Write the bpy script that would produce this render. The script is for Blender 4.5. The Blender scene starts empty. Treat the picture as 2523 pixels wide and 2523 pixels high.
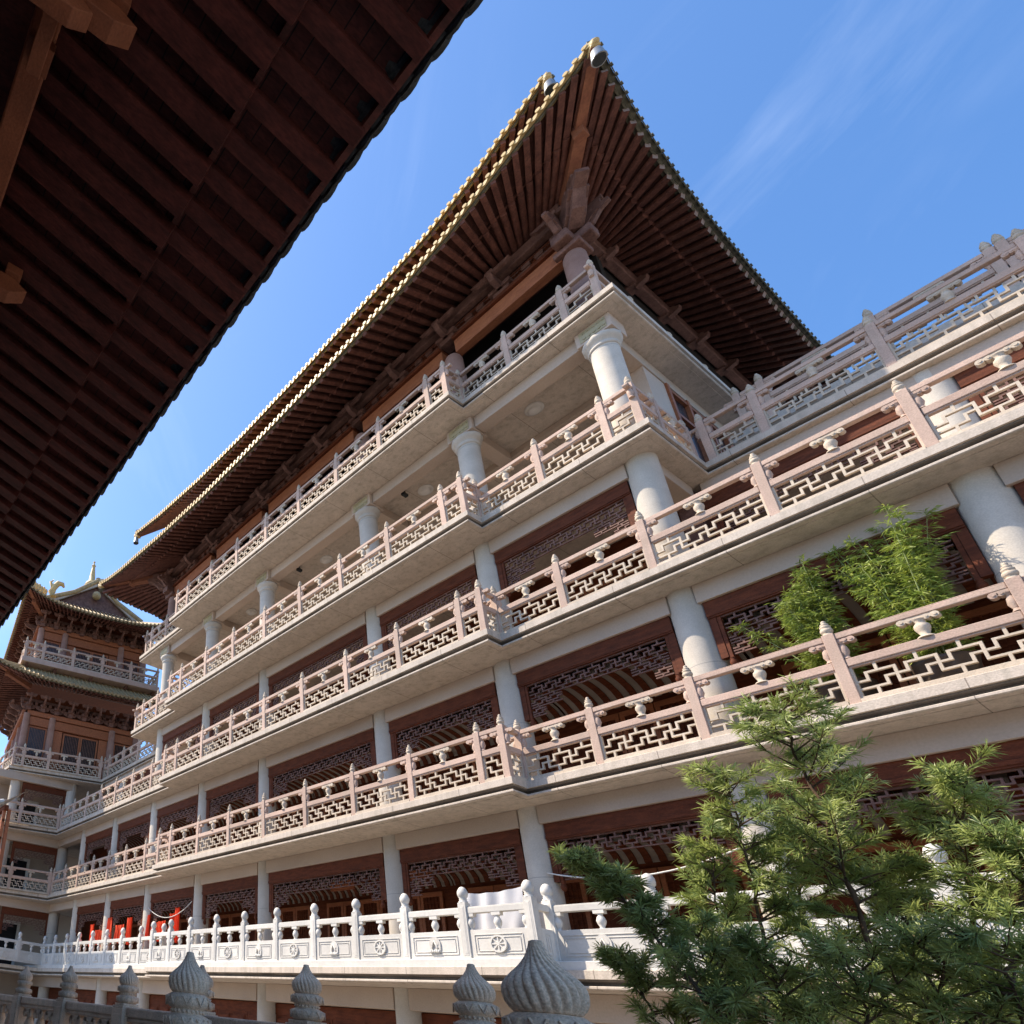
import bpy, bmesh, math, random
from mathutils import Vector, Matrix
random.seed(7)
R = math.radians
S = bpy.context.scene
COL = S.collection

# ---------------------------------------------------------------- camera
cam_d = bpy.data.cameras.new("camera")
cam = bpy.data.objects.new("camera", cam_d)
COL.objects.link(cam)
S.camera = cam
RR = [[0.45339468, 0.88439291, 0.11082620],
      [-0.32943222, 0.28181243, -0.90114159],
      [-0.82819543, 0.37206309, 0.41911977]]
right, down, fwd = Vector(RR[0]), Vector(RR[1]), Vector(RR[2])
cam.matrix_world = Matrix(((right.x, -down.x, -fwd.x, 0), (right.y, -down.y, -fwd.y, 0),
                           (right.z, -down.z, -fwd.z, 0), (0, 0, 0, 1)))
cam_d.sensor_width = 36.0
cam_d.lens = 36.0 * 1590.84 / 2523
cam_d.shift_x = (1261.5 - 240.0) / 2523
cam_d.shift_y = (1750.0 - 1261.5) / 2523
cam_d.clip_start = 0.05
cam_d.clip_end = 3000

# ---------------------------------------------------------------- light
SUN = Vector((-1.2, -1.0, 2.05)).normalized()
EL = math.asin(SUN.z)
sun_d = bpy.data.lights.new("sun", 'SUN')
sun_d.energy = 4.6
sun_d.angle = R(0.5)
sun_d.color = (1.0, 0.87, 0.70)
sun = bpy.data.objects.new("sun", sun_d)
COL.objects.link(sun)
sun.rotation_euler = SUN.to_track_quat('Z', 'Y').to_euler()

W = bpy.data.worlds.new("World")
S.world = W
W.use_nodes = True
nt = W.node_tree
nt.nodes.clear()
N = nt.nodes.new
out = N('ShaderNodeOutputWorld')
bg = N('ShaderNodeBackground')
bg.inputs['Strength'].default_value = 0.15
sky = N('ShaderNodeTexSky')
sky.sky_type = 'NISHITA'
sky.sun_disc = False
sky.sun_elevation = EL
sky.sun_rotation = math.atan2(SUN.x, SUN.y)
sky.air_density = 1.0
sky.dust_density = 1.3
sky.ozone_density = 5.0
tc = N('ShaderNodeTexCoord')
sep = N('ShaderNodeSeparateXYZ')
nt.links.new(tc.outputs['Generated'], sep.inputs[0])
def wmath(op, a, b):
    n = N('ShaderNodeMath'); n.operation = op
    for i, v in enumerate((a, b)):
        if isinstance(v, (int, float)): n.inputs[i].default_value = v
        else: nt.links.new(v, n.inputs[i])
    return n.outputs[0]
zc = wmath('MAXIMUM', sep.outputs['Z'], 0.08)
px = wmath('DIVIDE', sep.outputs['X'], zc)
py = wmath('DIVIDE', sep.outputs['Y'], zc)
comb = N('ShaderNodeCombineXYZ')
nt.links.new(px, comb.inputs[0]); nt.links.new(py, comb.inputs[1])
CLOUD_A = 150
mp = N('ShaderNodeMapping')
mp.inputs['Rotation'].default_value = (0, 0, R(CLOUD_A))
mp.vector_type = 'TEXTURE'
mp.inputs['Scale'].default_value = (1.2, 0.5, 1)
mp.inputs['Location'].default_value = (0.4, 0.35, 0)
nt.links.new(comb.outputs[0], mp.inputs[0])
nz = N('ShaderNodeTexNoise')
nz.inputs['Scale'].default_value = 1.5
nz.inputs['Detail'].default_value = 7
nz.inputs['Roughness'].default_value = 0.6
nz.inputs['Distortion'].default_value = 1.1
nt.links.new(mp.outputs[0], nz.inputs[0])
rp = N('ShaderNodeValToRGB')
rp.color_ramp.elements[0].position = 0.47
rp.color_ramp.elements[0].color = (0, 0, 0, 1)
rp.color_ramp.elements[1].position = 0.85
rp.color_ramp.elements[1].color = (0.22, 0.22, 0.22, 1)
nt.links.new(nz.outputs[0], rp.inputs[0])
mx = N('ShaderNodeMixRGB')
mx.inputs[2].default_value = (7.5, 7.8, 8.2, 1)
nb2 = N('ShaderNodeTexNoise')
nb2.inputs['Scale'].default_value = 2.3
nb2.inputs['Detail'].default_value = 3
nt.links.new(comb.outputs[0], nb2.inputs[0])
mr2 = N('ShaderNodeMapRange')
mr2.inputs[1].default_value = 0.40; mr2.inputs[2].default_value = 0.68
nt.links.new(nb2.outputs[0], mr2.inputs[0])
nt.links.new(wmath('MULTIPLY', rp.outputs[0], mr2.outputs[0]), mx.inputs[0])
hs = N('ShaderNodeHueSaturation')
hs.inputs['Saturation'].default_value = 1.15
hs.inputs['Value'].default_value = 1.14
nt.links.new(sky.outputs[0], hs.inputs['Color'])
nt.links.new(hs.outputs[0], mx.inputs[1])
nt.links.new(mx.outputs[0], bg.inputs[0])
nt.links.new(bg.outputs[0], out.inputs[0])

S.view_settings.view_transform = 'Standard'
S.view_settings.look = 'None'
S.view_settings.gamma = 1.0
S.view_settings.exposure = 0.9
S.render.engine = 'CYCLES'
S.cycles.max_bounces = 8
S.cycles.diffuse_bounces = 5
S.cycles.use_denoising = True

# ---------------------------------------------------------------- materials
def mat(name, c1, c2=None, rough=0.8, scale=3.0, fine=60.0, fine_amt=0.15, bump=0.15, streak=0.0,
        streak_col=(0.2, 0.18, 0.15), stretch=(1, 1, 1), metal=0.0, spec=0.3, trans=0.0, vary=0.13):
    m = bpy.data.materials.new(name)
    m.use_nodes = True
    t = m.node_tree
    b = t.nodes['Principled BSDF']
    c2 = c2 or tuple(x * 0.8 for x in c1)
    geo = t.nodes.new('ShaderNodeNewGeometry')
    mpn = t.nodes.new('ShaderNodeMapping')
    mpn.inputs['Scale'].default_value = stretch
    t.links.new(geo.outputs['Position'], mpn.inputs[0])
    n1 = t.nodes.new('ShaderNodeTexNoise')
    n1.inputs['Scale'].default_value = scale
    n1.inputs['Detail'].default_value = 5
    t.links.new(mpn.outputs[0], n1.inputs[0])
    mr = t.nodes.new('ShaderNodeMapRange')
    mr.inputs[1].default_value = 0.32; mr.inputs[2].default_value = 0.68
    t.links.new(n1.outputs[0], mr.inputs[0])
    mix = t.nodes.new('ShaderNodeMixRGB')
    mix.inputs[1].default_value = (*c1, 1); mix.inputs[2].default_value = (*c2, 1)
    t.links.new(mr.outputs[0], mix.inputs[0])
    last = mix.outputs[0]
    n2 = t.nodes.new('ShaderNodeTexNoise')
    n2.inputs['Scale'].default_value = fine
    n2.inputs['Detail'].default_value = 3
    t.links.new(mpn.outputs[0], n2.inputs[0])
    if fine_amt > 0:
        mf = t.nodes.new('ShaderNodeMapRange')
        mf.inputs[1].default_value = 0.3; mf.inputs[2].default_value = 0.7
        mf.inputs[3].default_value = 1 - fine_amt; mf.inputs[4].default_value = 1 + fine_amt
        t.links.new(n2.outputs[0], mf.inputs[0])
        ml = t.nodes.new('ShaderNodeMixRGB'); ml.blend_type = 'MULTIPLY'; ml.inputs[0].default_value = 1
        t.links.new(last, ml.inputs[1]); t.links.new(mf.outputs[0], ml.inputs[2])
        last = ml.outputs[0]
    if streak > 0:
        mp2 = t.nodes.new('ShaderNodeMapping'); mp2.inputs['Scale'].default_value = (5, 5, 0.5)
        t.links.new(geo.outputs['Position'], mp2.inputs[0])
        n3 = t.nodes.new('ShaderNodeTexNoise'); n3.inputs['Scale'].default_value = 1.6; n3.inputs['Detail'].default_value = 6
        t.links.new(mp2.outputs[0], n3.inputs[0])
        ms = t.nodes.new('ShaderNodeMapRange')
        ms.inputs[1].default_value = 0.48; ms.inputs[2].default_value = 0.75
        ms.inputs[3].default_value = 0; ms.inputs[4].default_value = streak
        t.links.new(n3.outputs[0], ms.inputs[0])
        mk = t.nodes.new('ShaderNodeMixRGB'); mk.inputs[2].default_value = (*streak_col, 1)
        t.links.new(ms.outputs[0], mk.inputs[0]); t.links.new(last, mk.inputs[1])
        last = mk.outputs[0]
    if vary > 0:
        oi = t.nodes.new('ShaderNodeObjectInfo')
        mv = t.nodes.new('ShaderNodeMapRange'); mv.inputs[3].default_value = 1 - vary; mv.inputs[4].default_value = 1 + vary * .6
        t.links.new(oi.outputs['Random'], mv.inputs[0])
        mm = t.nodes.new('ShaderNodeMixRGB'); mm.blend_type = 'MULTIPLY'; mm.inputs[0].default_value = 1
        t.links.new(last, mm.inputs[1]); t.links.new(mv.outputs[0], mm.inputs[2])
        last = mm.outputs[0]
    t.links.new(last, b.inputs['Base Color'])
    b.inputs['Roughness'].default_value = rough
    b.inputs['Metallic'].default_value = metal
    b.inputs['Specular IOR Level'].default_value = spec
    if bump > 0:
        bp = t.nodes.new('ShaderNodeBump'); bp.inputs['Strength'].default_value = bump; bp.inputs['Distance'].default_value = 0.02
        t.links.new(n2.outputs[0], bp.inputs['Height']); t.links.new(bp.outputs[0], b.inputs['Normal'])
    if trans > 0:
        tr = t.nodes.new('ShaderNodeBsdfTranslucent')
        t.links.new(last, tr.inputs[0])
        ms2 = t.nodes.new('ShaderNodeMixShader'); ms2.inputs[0].default_value = trans
        o = t.nodes['Material Output']
        t.links.new(b.outputs[0], ms2.inputs[1]); t.links.new(tr.outputs[0], ms2.inputs[2]); t.links.new(ms2.outputs[0], o.inputs[0])
    return m

M = dict(
    granite=mat('granite', (0.57, 0.49, 0.41), (0.48, 0.41, 0.34), fine=45, fine_amt=0.12, streak=0.55, streak_col=(0.27, 0.24, 0.19)),
    cream=mat('cream_stone', (0.56, 0.47, 0.37), (0.47, 0.39, 0.30), fine=55, fine_amt=0.12, streak=0.25, streak_col=(0.33, 0.29, 0.23)),
    plaster=mat('plaster', (0.50, 0.405, 0.325), (0.44, 0.35, 0.28), scale=1.2, fine=30, fine_amt=0.06, bump=0.06),
    column=mat('column_stone', (0.55, 0.50, 0.43), (0.48, 0.43, 0.365), fine=60, fine_amt=0.09, bump=0.05),
    pink=mat('pink_stone', (0.52, 0.375, 0.30), (0.44, 0.31, 0.245), fine=55, fine_amt=0.14, streak=0.35, streak_col=(0.33, 0.29, 0.23)),
    marble=mat('marble', (0.66, 0.63, 0.575), (0.56, 0.54, 0.50), scale=2, fine=18, fine_amt=0.05, rough=0.55, bump=0.05, streak=0.2, streak_col=(0.52, 0.5, 0.45)),
    grey=mat('grey_stone', (0.72, 0.54, 0.385), (0.60, 0.44, 0.31), scale=9, fine=140, fine_amt=0.28, bump=0.25, streak=0.3, streak_col=(0.15, 0.14, 0.12)),
    wood=mat('red_wood', (0.15, 0.042, 0.018), (0.085, 0.024, 0.011), scale=4, fine=25, stretch=(1, 4, 4), fine_amt=0.25, rough=0.7, spec=.15),
    wood_o=mat('orange_wood', (0.36, 0.135, 0.062), (0.27, 0.095, 0.045), scale=4, fine=25, stretch=(1, 3, 3), fine_amt=0.2, rough=0.55),
    wood_g=mat('weathered_wood', (0.20, 0.105, 0.08), (0.115, 0.055, 0.042), scale=5, fine=25, fine_amt=0.25, rough=0.7),
    rafter=mat('rafter_wood', (0.165, 0.066, 0.046), (0.09, 0.034, 0.025), scale=5, fine=22, fine_amt=0.3, rough=0.65),
    board=mat('roof_board', (0.09, 0.035, 0.025), (0.055, 0.02, 0.016), scale=5, fine=20, fine_amt=0.3),
    near_lit=mat('bounce_lit_wood', (0.30, 0.10, 0.045), (0.20, 0.065, 0.03), rough=.6),  # near wood with warm bounce light put into its colour; purlin uses it too
    bronze_shade=mat('bronze_shade_tile', (0.15, 0.14, 0.095), (0.09, 0.085, 0.06), scale=8, rough=0.6, fine_amt=0.2),  # weathered gold tile, side-eave shade put into its colour; also eave boards, hip ornaments
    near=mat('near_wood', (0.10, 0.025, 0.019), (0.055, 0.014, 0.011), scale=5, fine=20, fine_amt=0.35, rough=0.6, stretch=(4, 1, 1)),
    golddull=mat('dull_gold_tile', (0.42, 0.31, 0.16), (0.28, 0.20, 0.10), scale=6, rough=.6, fine_amt=.25),
    gold=mat('gold_tile', (0.62, 0.45, 0.20), (0.44, 0.31, 0.13), scale=8, rough=0.5, fine_amt=0.15, spec=0.3),
    stain_shade=mat('stained_shaded_stone', (0.25, 0.21, 0.17), (0.13, 0.11, 0.09), scale=2.0, fine_amt=.2, stretch=(1, 1, .3)),  # dirt of the right slabs plus moulding shade put into the colour
    tile=mat('dark_tile', (0.055, 0.06, 0.058), (0.035, 0.038, 0.036), rough=0.6, fine_amt=0.3),
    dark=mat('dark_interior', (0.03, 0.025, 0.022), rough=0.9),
    glass=mat('dark_glass', (0.02, 0.022, 0.025), rough=0.25, spec=0.5, fine_amt=0, bump=0),
    green=mat('carved_panel', (0.46, 0.41, 0.28), (0.38, 0.34, 0.21), fine_amt=0.1),
    hipwood=mat('hip_wood', (0.26, 0.105, 0.055), (0.19, 0.07, 0.04), scale=5, fine=20, fine_amt=.2),
    hallcol=mat('painted_column', (0.34, 0.21, 0.17), (0.27, 0.155, 0.12), fine_amt=.12),
    pale_end=mat('bleached_wood', (0.27, 0.20, 0.17), fine_amt=.1),
    vault=mat('vault_plaster', (0.30, 0.27, 0.24), fine_amt=.05),
    whitep=mat('white_paint', (0.7, 0.68, 0.64), fine_amt=0.03, bump=0.02),
    metal=mat('grey_metal', (0.35, 0.36, 0.36), rough=0.45, metal=0.6, fine_amt=0.1),
    darkmetal=mat('dark_metal', (0.05, 0.055, 0.055), rough=0.45, metal=0.5, fine_amt=0.1),
    robe=mat('orange_cloth', (0.85, 0.10, 0.03), (0.75, 0.07, 0.025), rough=0.85, fine_amt=0.08, trans=0.15),
    cloth=mat('white_cloth', (0.72, 0.72, 0.74), (0.64, 0.64, 0.67), rough=0.9, fine_amt=0.04, trans=0.15),
    leaf=mat('needle_leaf', (0.37, 0.42, 0.12), (0.21, 0.28, 0.085), scale=5, rough=0.4, fine_amt=0.25, bump=0, spec=0.45, trans=0.36),
    bark=mat('bark', (0.13, 0.08, 0.05), (0.08, 0.05, 0.03), fine_amt=0.3),
    bleaf=mat('bamboo_leaf', (0.38, 0.43, 0.08), (0.2, 0.29, 0.05), scale=7, rough=0.5, fine_amt=0.2, bump=0, trans=0.3),
    bstem=mat('bamboo_stem', (0.28, 0.33, 0.12), rough=0.5),
    pot=mat('glazed_pot', (0.10, 0.07, 0.05), rough=0.4),
    ground=mat('paving', (0.27, 0.25, 0.225), (0.21, 0.195, 0.175), fine_amt=0.15),
    paletile=mat('pale_tile', (0.5, 0.5, 0.48), (0.4, 0.4, 0.38), fine_amt=0.15),
)

def planks(name, src, freq, dark, axis='Y', wid=.07):
    m = M[src].copy(); m.name = name
    t = m.node_tree; b = t.nodes['Principled BSDF']
    base = b.inputs['Base Color'].links[0].from_socket
    geo = t.nodes.new('ShaderNodeNewGeometry'); sp_ = t.nodes.new('ShaderNodeSeparateXYZ'); t.links.new(geo.outputs['Position'], sp_.inputs[0])
    def mt(op, a, bb):
        n = t.nodes.new('ShaderNodeMath'); n.operation = op
        t.links.new(a, n.inputs[0]); n.inputs[1].default_value = bb
        return n.outputs[0]
    ln = mt('LESS_THAN', mt('FRACT', mt('MULTIPLY', sp_.outputs[axis], freq), 0), wid)
    mk = t.nodes.new('ShaderNodeMixRGB'); mk.inputs[2].default_value = (*dark, 1)
    t.links.new(ln, mk.inputs[0]); t.links.new(base, mk.inputs[1]); t.links.new(mk.outputs[0], b.inputs['Base Color'])
    return m
M['granite'] = planks('jointed_granite', 'granite', .61, (.24, .2, .165), 'X', .0075)
M['column'] = planks('jointed_column', 'column', .62, (.33, .31, .28), 'Z', .009)
M['nearboard'] = planks('near_boards', 'near', 8.0, (.012, .006, .005))
# ---------------------------------------------------------------- mesh helpers
class MB:
    def __init__(s): s.v = []; s.f = []; s.sm = []
    def add(s, vs, fs, smooth=False):
        b = len(s.v)
        s.v += [tuple(v) for v in vs]
        s.f += [tuple(b + i for i in f) for f in fs]
        s.sm += [smooth] * len(fs)
        return s
    def box(s, x0, x1, y0, y1, z0, z1):
        return s.add([(x0, y0, z0), (x1, y0, z0), (x1, y1, z0), (x0, y1, z0), (x0, y0, z1), (x1, y0, z1), (x1, y1, z1), (x0, y1, z1)],
                     [(0, 3, 2, 1), (4, 5, 6, 7), (0, 1, 5, 4), (1, 2, 6, 5), (2, 3, 7, 6), (3, 0, 4, 7)])
    def bar(s, p, q, w, h, up=(0, 0, 1), w2=None, h2=None):
        p, q = Vector(p), Vector(q); d = (q - p).normalized(); u = Vector(up)
        sd = d.cross(u)
        if sd.length < 1e-5: sd = d.cross(Vector((1, 0, 0)))
        sd.normalize(); u = sd.cross(d).normalized()
        vs = []
        for c, ww, hh in ((p, w, h), (q, w2 or w, h2 or h)):
            for a, b in ((-1, -1), (1, -1), (1, 1), (-1, 1)):
                vs.append(c + sd * a * ww / 2 + u * b * hh / 2)
        return s.add(vs, [(0, 1, 2, 3), (7, 6, 5, 4), (0, 4, 5, 1), (1, 5, 6, 2), (2, 6, 7, 3), (3, 7, 4, 0)])
    def tube(s, pts, r, n=8, cap=True):
        pts = [Vector(p) for p in pts]
        rs = r if isinstance(r, (list, tuple)) else [r] * len(pts)
        vs = []; fs = []
        for i, p in enumerate(pts):
            d = (pts[min(i + 1, len(pts) - 1)] - pts[max(i - 1, 0)]).normalized()
            a = d.cross(Vector((0, 0, 1)))
            if a.length < 1e-3: a = d.cross(Vector((1, 0, 0)))
            a.normalize(); b = d.cross(a)
            for k in range(n):
                t = 2 * math.pi * k / n
                vs.append(p + (a * math.cos(t) + b * math.sin(t)) * rs[i])
        for i in range(len(pts) - 1):
            for k in range(n):
                fs.append((i * n + k, i * n + (k + 1) % n, (i + 1) * n + (k + 1) % n, (i + 1) * n + k))
        s.add(vs, fs, True)
        if cap:
            m = (len(pts) - 1) * n
            s.add(vs[:n], [tuple(range(n))[::-1]]); s.add(vs[m:], [tuple(range(n))])
        return s
    def lathe(s, prof, n=20, o=(0, 0, 0), mod=None, smooth=True):
        vs = []; fs = []
        for r, z in prof:
            for k in range(n):
                t = 2 * math.pi * k / n
                rr = r * (mod(t, z) if mod else 1)
                vs.append((o[0] + rr * math.cos(t), o[1] + rr * math.sin(t), o[2] + z))
        for i in range(len(prof) - 1):
            for k in range(n):
                fs.append((i * n + k, i * n + (k + 1) % n, (i + 1) * n + (k + 1) % n, (i + 1) * n + k))
        m = (len(prof) - 1) * n
        s.add(vs, fs, smooth)
        s.add(vs[:n], [tuple(range(n))[::-1]]); s.add(vs[m:], [tuple(range(n))])
        return s
    def prism(s, poly, vec):
        n = len(poly); vec = Vector(vec)
        vs = [Vector(p) for p in poly] + [Vector(p) + vec for p in poly]
        return s.add(vs, [tuple(range(n))[::-1], tuple(range(n, 2 * n))] + [(i, (i + 1) % n, n + (i + 1) % n, n + i) for i in range(n)])
    def grid(s, rows, smooth=True):
        n = len(rows[0]); vs = [p for r in rows for p in r]
        return s.add(vs, [(i * n + k, i * n + k + 1, (i + 1) * n + k + 1, (i + 1) * n + k) for i in range(len(rows) - 1) for k in range(n - 1)], smooth)
    def sphere(s, c, r, n=10, sz=1.0):
        k = n // 2
        return s.lathe([(max(r * math.sin(math.pi * i / k), r * 0.02), -r * sz * math.cos(math.pi * i / k)) for i in range(k + 1)], n, c)
    def mesh(s, name, m, bevel=0.0):
        me = bpy.data.meshes.new(name)
        me.from_pydata([tuple(v) for v in s.v], [], s.f)
        for i, p in enumerate(me.polygons): p.use_smooth = s.sm[i]
        bm = bmesh.new(); bm.from_mesh(me)
        bmesh.ops.recalc_face_normals(bm, faces=bm.faces)
        if bevel > 0:
            ed = [e for e in bm.edges if len(e.link_faces) == 2 and e.calc_face_angle(0) > 0.6]
            bmesh.ops.bevel(bm, geom=ed, offset=bevel, segments=2, affect='EDGES', clamp_overlap=True, profile=0.5)
        bm.to_mesh(me); bm.free()
        me.materials.append(m)
        return me
    def build(s, name, m, parent=None, bevel=0.0):
        return link(name, s.mesh(name, m, bevel), parent)

def link(name, me, parent=None, loc=None, rz=0.0, sc=None):
    o = bpy.data.objects.new(name, me)
    COL.objects.link(o)
    if parent: o.parent = parent
    if loc is not None: o.location = loc
    if rz: o.rotation_euler = (0, 0, rz)
    if sc is not None: o.scale = sc
    return o

def tag(o, label, cat, group=None, kind=None):
    if label: o['label'] = label
    if cat: o['category'] = cat
    if group: o['group'] = group
    if kind: o['kind'] = kind
    return o

def thing(name, label, cat, loc=(0, 0, 0), rz=0.0, group=None):
    o = bpy.data.objects.new(name, None)
    o.empty_display_size = 0.2
    COL.objects.link(o)
    o.location = loc; o.rotation_euler = (0, 0, rz)
    return tag(o, label, cat, group)

def lerp(a, b, t): return Vector(a) * (1 - t) + Vector(b) * t
def interp(tab, x):
    if x <= tab[0][0]: return tab[0][1]
    for (a, va), (b, vb) in zip(tab, tab[1:]):
        if x <= b:
            u = (x - a) / (b - a)
            return va + (vb - va) * u
    return tab[-1][1]

def poly_area(p): return sum(a[0] * b[1] - b[0] * a[1] for a, b in zip(p, p[1:] + p[:1])) / 2
def offset_poly(p, d):       # inward offset of a counter-clockwise outline
    n = len(p); res = []
    for i in range(n):
        a, b, c = Vector(p[i - 1]), Vector(p[i]), Vector(p[(i + 1) % n])
        e1 = (b - a).normalized(); e2 = (c - b).normalized()
        n1 = Vector((-e1.y, e1.x)); n2 = Vector((-e2.y, e2.x))
        k = 1 + n1.dot(n2)
        res.append(b + (n1 + n2) * (d / k) if k > 1e-4 else b + n1 * d)
    return res
SLAB = [(0.02, 0), (0, -0.012), (0, -0.148), (0.04, -0.15), (0.04, -0.172), (0.13, -0.19), (0.13, -0.245), (0.03, -0.252), (0.02, -0.262), (0.02, -0.292), (0.04, -0.305), (0.14, -0.306), (0.14, -0.318)]
def slab(name, outline, z, parent, m, prof=SLAB):
    p = [tuple(q) for q in outline]
    if poly_area(p) < 0: p = p[::-1]
    mb = MB(); n = len(p); vs = []; fs = []
    for d, dz in prof:
        vs += [(q.x, q.y, z + dz) for q in offset_poly(p, d)]
    for i in range(len(prof) - 1):
        for k in range(n): fs.append((i * n + k, i * n + (k + 1) % n, (i + 1) * n + (k + 1) % n, (i + 1) * n + k))
    fs.append(tuple(range(n))); fs.append(tuple(range((len(prof) - 1) * n, len(prof) * n))[::-1])
    mb.add(vs, fs)
    o = mb.build(name, m, parent)
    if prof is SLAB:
        o.data.materials.append(M['stain_shade'])  # recess band: real dirt on the right wing, painted shade on the middle block
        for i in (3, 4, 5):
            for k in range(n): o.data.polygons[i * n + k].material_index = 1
    return o

# ---------------------------------------------------------------- setting
g = MB().add([(-600, -600, -2.4), (600, -600, -2.4), (600, 600, -2.4), (-600, 600, -2.4)], [(0, 1, 2, 3)]).build('ground', M['ground'])
g['kind'] = 'structure'
t = MB().box(-14, 4, -6, 3.75, -2.38, -1.15).build('terrace', M['ground'])
t['kind'] = 'structure'

# ---------------------------------------------------------------- levels of the hall opposite
Z = {1: 1.52, 2: 4.95, 3: 8.30, 4: 11.58, 5: 15.66}
XJ, XL = -7.08, -20.25
YC, YS, YT = 12.0, 12.45, 14.60
XW = -31.0
hall = thing('temple_hall', 'long galleried temple hall of beige stone storeys under two sweeping upturned roofs', 'temple hall', (-13.2, 13.2, -2.4))
def H(o):                      # parent to the hall, keep world coordinates
    o.parent = hall
    o.matrix_parent_inverse = Matrix.Translation(hall.location).inverted()
    return o

full = [(-40, 4), (XW - 2.6, 4), (XW, YS), (XL, YS), (XL, YC), (XJ, YC), (XJ, YS), (5.5, YS), (5.5, 18), (-40, 18)]
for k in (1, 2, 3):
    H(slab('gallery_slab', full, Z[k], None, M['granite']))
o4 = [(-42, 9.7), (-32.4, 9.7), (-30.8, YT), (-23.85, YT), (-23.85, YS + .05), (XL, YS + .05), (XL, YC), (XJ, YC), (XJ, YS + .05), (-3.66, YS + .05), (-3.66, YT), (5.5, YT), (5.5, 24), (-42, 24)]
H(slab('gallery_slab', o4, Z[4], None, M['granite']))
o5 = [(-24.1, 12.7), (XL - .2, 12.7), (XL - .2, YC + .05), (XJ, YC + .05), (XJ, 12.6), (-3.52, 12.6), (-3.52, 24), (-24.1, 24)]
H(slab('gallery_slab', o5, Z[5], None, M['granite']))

CX = [2.5, -0.85, -4.2, -7.5, -10.85, -15.5, -18.85, -22.2, -25.5, -28.8]
def col_mesh(h, r=0.27, base=True):
    pr = [(r * 1.0, 0), (r * 1.0, h)]
    pr = [(r * 1.02, 0), (r, h * 0.3), (r * 0.985, h)]
    return MB().lathe(pr, 28).mesh('column', M['column'])
def cap_mesh(r=0.27):
    return MB().lathe([(r * 1.02, 0), (r * 1.1, 0.02), (r * 1.1, 0.06), (r * 1.02, 0.08), (r * 1.05, 0.12), (r * 1.2, 0.17), (r * 1.34, 0.22), (r * 1.36, 0.30), (r * 1.2, 0.34)], 28,
                      mod=lambda t, z: 1 + (0.02 * math.cos(12 * t) if 0.12 < z < 0.32 else 0)).mesh('capital', M['column'])
YCOL = 13.22
STO = [(0, -2.4, 1.2), (1, Z[1], Z[2] - .318), (2, Z[2], Z[3] - .318), (3, Z[3], Z[4] - .318)]
cap_me = cap_mesh()
for k, z0, z1 in STO:
    me = col_mesh(z1 - z0)
    for x in CX:
        y = YCOL
        if k == 3 and (x > -4 or x < -23): y = 14.99
        H(link('column', me, None, (x, y, z0)))
h4 = Z[5] - .318 - Z[4]
me4 = col_mesh(h4 - 0.42 - 0.32)
blk = MB().box(-.36, .36, -.3, .3, 0, .42).mesh('capital_block', M['plaster'], 0.012)
pan = MB()
pan.box(-.27, .27, -.315, -.3, .06, .36)
for i in range(5):
    for s in (-1, 1):
        pan.tube([(-.2 + i * .1, -.318, .21 + .07 * s), (-.17 + i * .1, -.325, .21 + .1 * s), (-.14 + i * .1, -.318, .21 + .06 * s)], 0.014, 6)
pan_me = pan.mesh('carved_panel', M['green'])
for x in CX[2:8]:
    c = H(link('column', me4, None, (x, YCOL, Z[4])))
    link('capital', cap_me, c, (0, 0, h4 - 0.42 - 0.335))
    b = link('capital_block', blk, c, (0, 0.02, h4 - 0.42))
    link('carved_panel', pan_me, b)

# beams
def beam(x0, x1, y0, y1, z0, z1, m='plaster', name='beam'):
    return H(MB().box(x0, x1, y0, y1, z0, z1).build(name, M[m], None, 0.01))
for k, z0, z1 in STO:
    lo = z1 - 0.37 if k else 0.75
    if k < 3:
        for a, b in zip(CX, CX[1:]):
            beam(b + .2, a - .2, 13.0, 13.4, lo, z1 - .002)
        beam(2.6, 5.5, 13.0, 13.4, lo, z1 - .002); beam(-33, -29, 13.0, 13.4, lo, z1 - .002)
    else:
        for a, b in zip(CX[2:8], CX[3:8]):
            beam(b + .2, a - .2, 13.0, 13.4, lo, z1 - .002)
        lo = z1 - .30
        beam(-3.9, 5.5, 14.74, 15.05, lo, z1 - .002); beam(-30.6, -22.5, 14.74, 15.05, lo, z1 - .002)
        for x in (-4.2, -22.2): beam(x - .18, x + .18, 13.45, 14.72, lo, z1 - .004)
zs = Z[5] - .318
for a, b in zip(CX[2:8], CX[3:8]):
    beam(b + .37, a - .37, 13.05, 13.42, zs - .36, zs - .002)
for a in CX[3:7]: beam(a - .16, a + .16, 13.55, 14.88, zs - .30, zs - .003)
for x in (-4.2, -22.2):
    beam(x - .16, x + .16, 13.55, 24, zs - .36, zs - .004)
beam(-22, -4.4, 14.9, 15.1, zs - .2, zs - .005)

# rear walls and inner walls
def wall(x0, x1, y0, y1, z0, z1, m, name='wall'):
    return H(MB().box(x0, x1, y0, y1, z0, z1).build(name, M[m]))
wall(-36, 5.5, 13.55, 13.8, -2.4, 1.2, 'wood')
wall(-34.6, -34.2, -6, 13.5, -2.4, 1.2, 'plaster')
for k in (1, 2):
    wall(-33, 5.5, 15.3, 15.5, Z[k] + .001, Z[k + 1] - .319, 'wood')
wall(-22.2, -4.2, 15.3, 15.5, Z[3] + .001, Z[4] - .319, 'wood')
wall(-4.2, 5.5, 16.9, 17.1, Z[3] + .001, Z[4] - .319, 'wood')
wall(-33, -22.2, 16.9, 17.1, Z[3] + .001, Z[4] - .319, 'wood')
wall(-4.35, -4.05, 14.75, 17.0, Z[3] + .001, Z[4] - .32, 'wood_g')
wall(-22.35, -22.05, 14.75, 17.0, Z[3] + .001, Z[4] - .32, 'wood_g')
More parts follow.
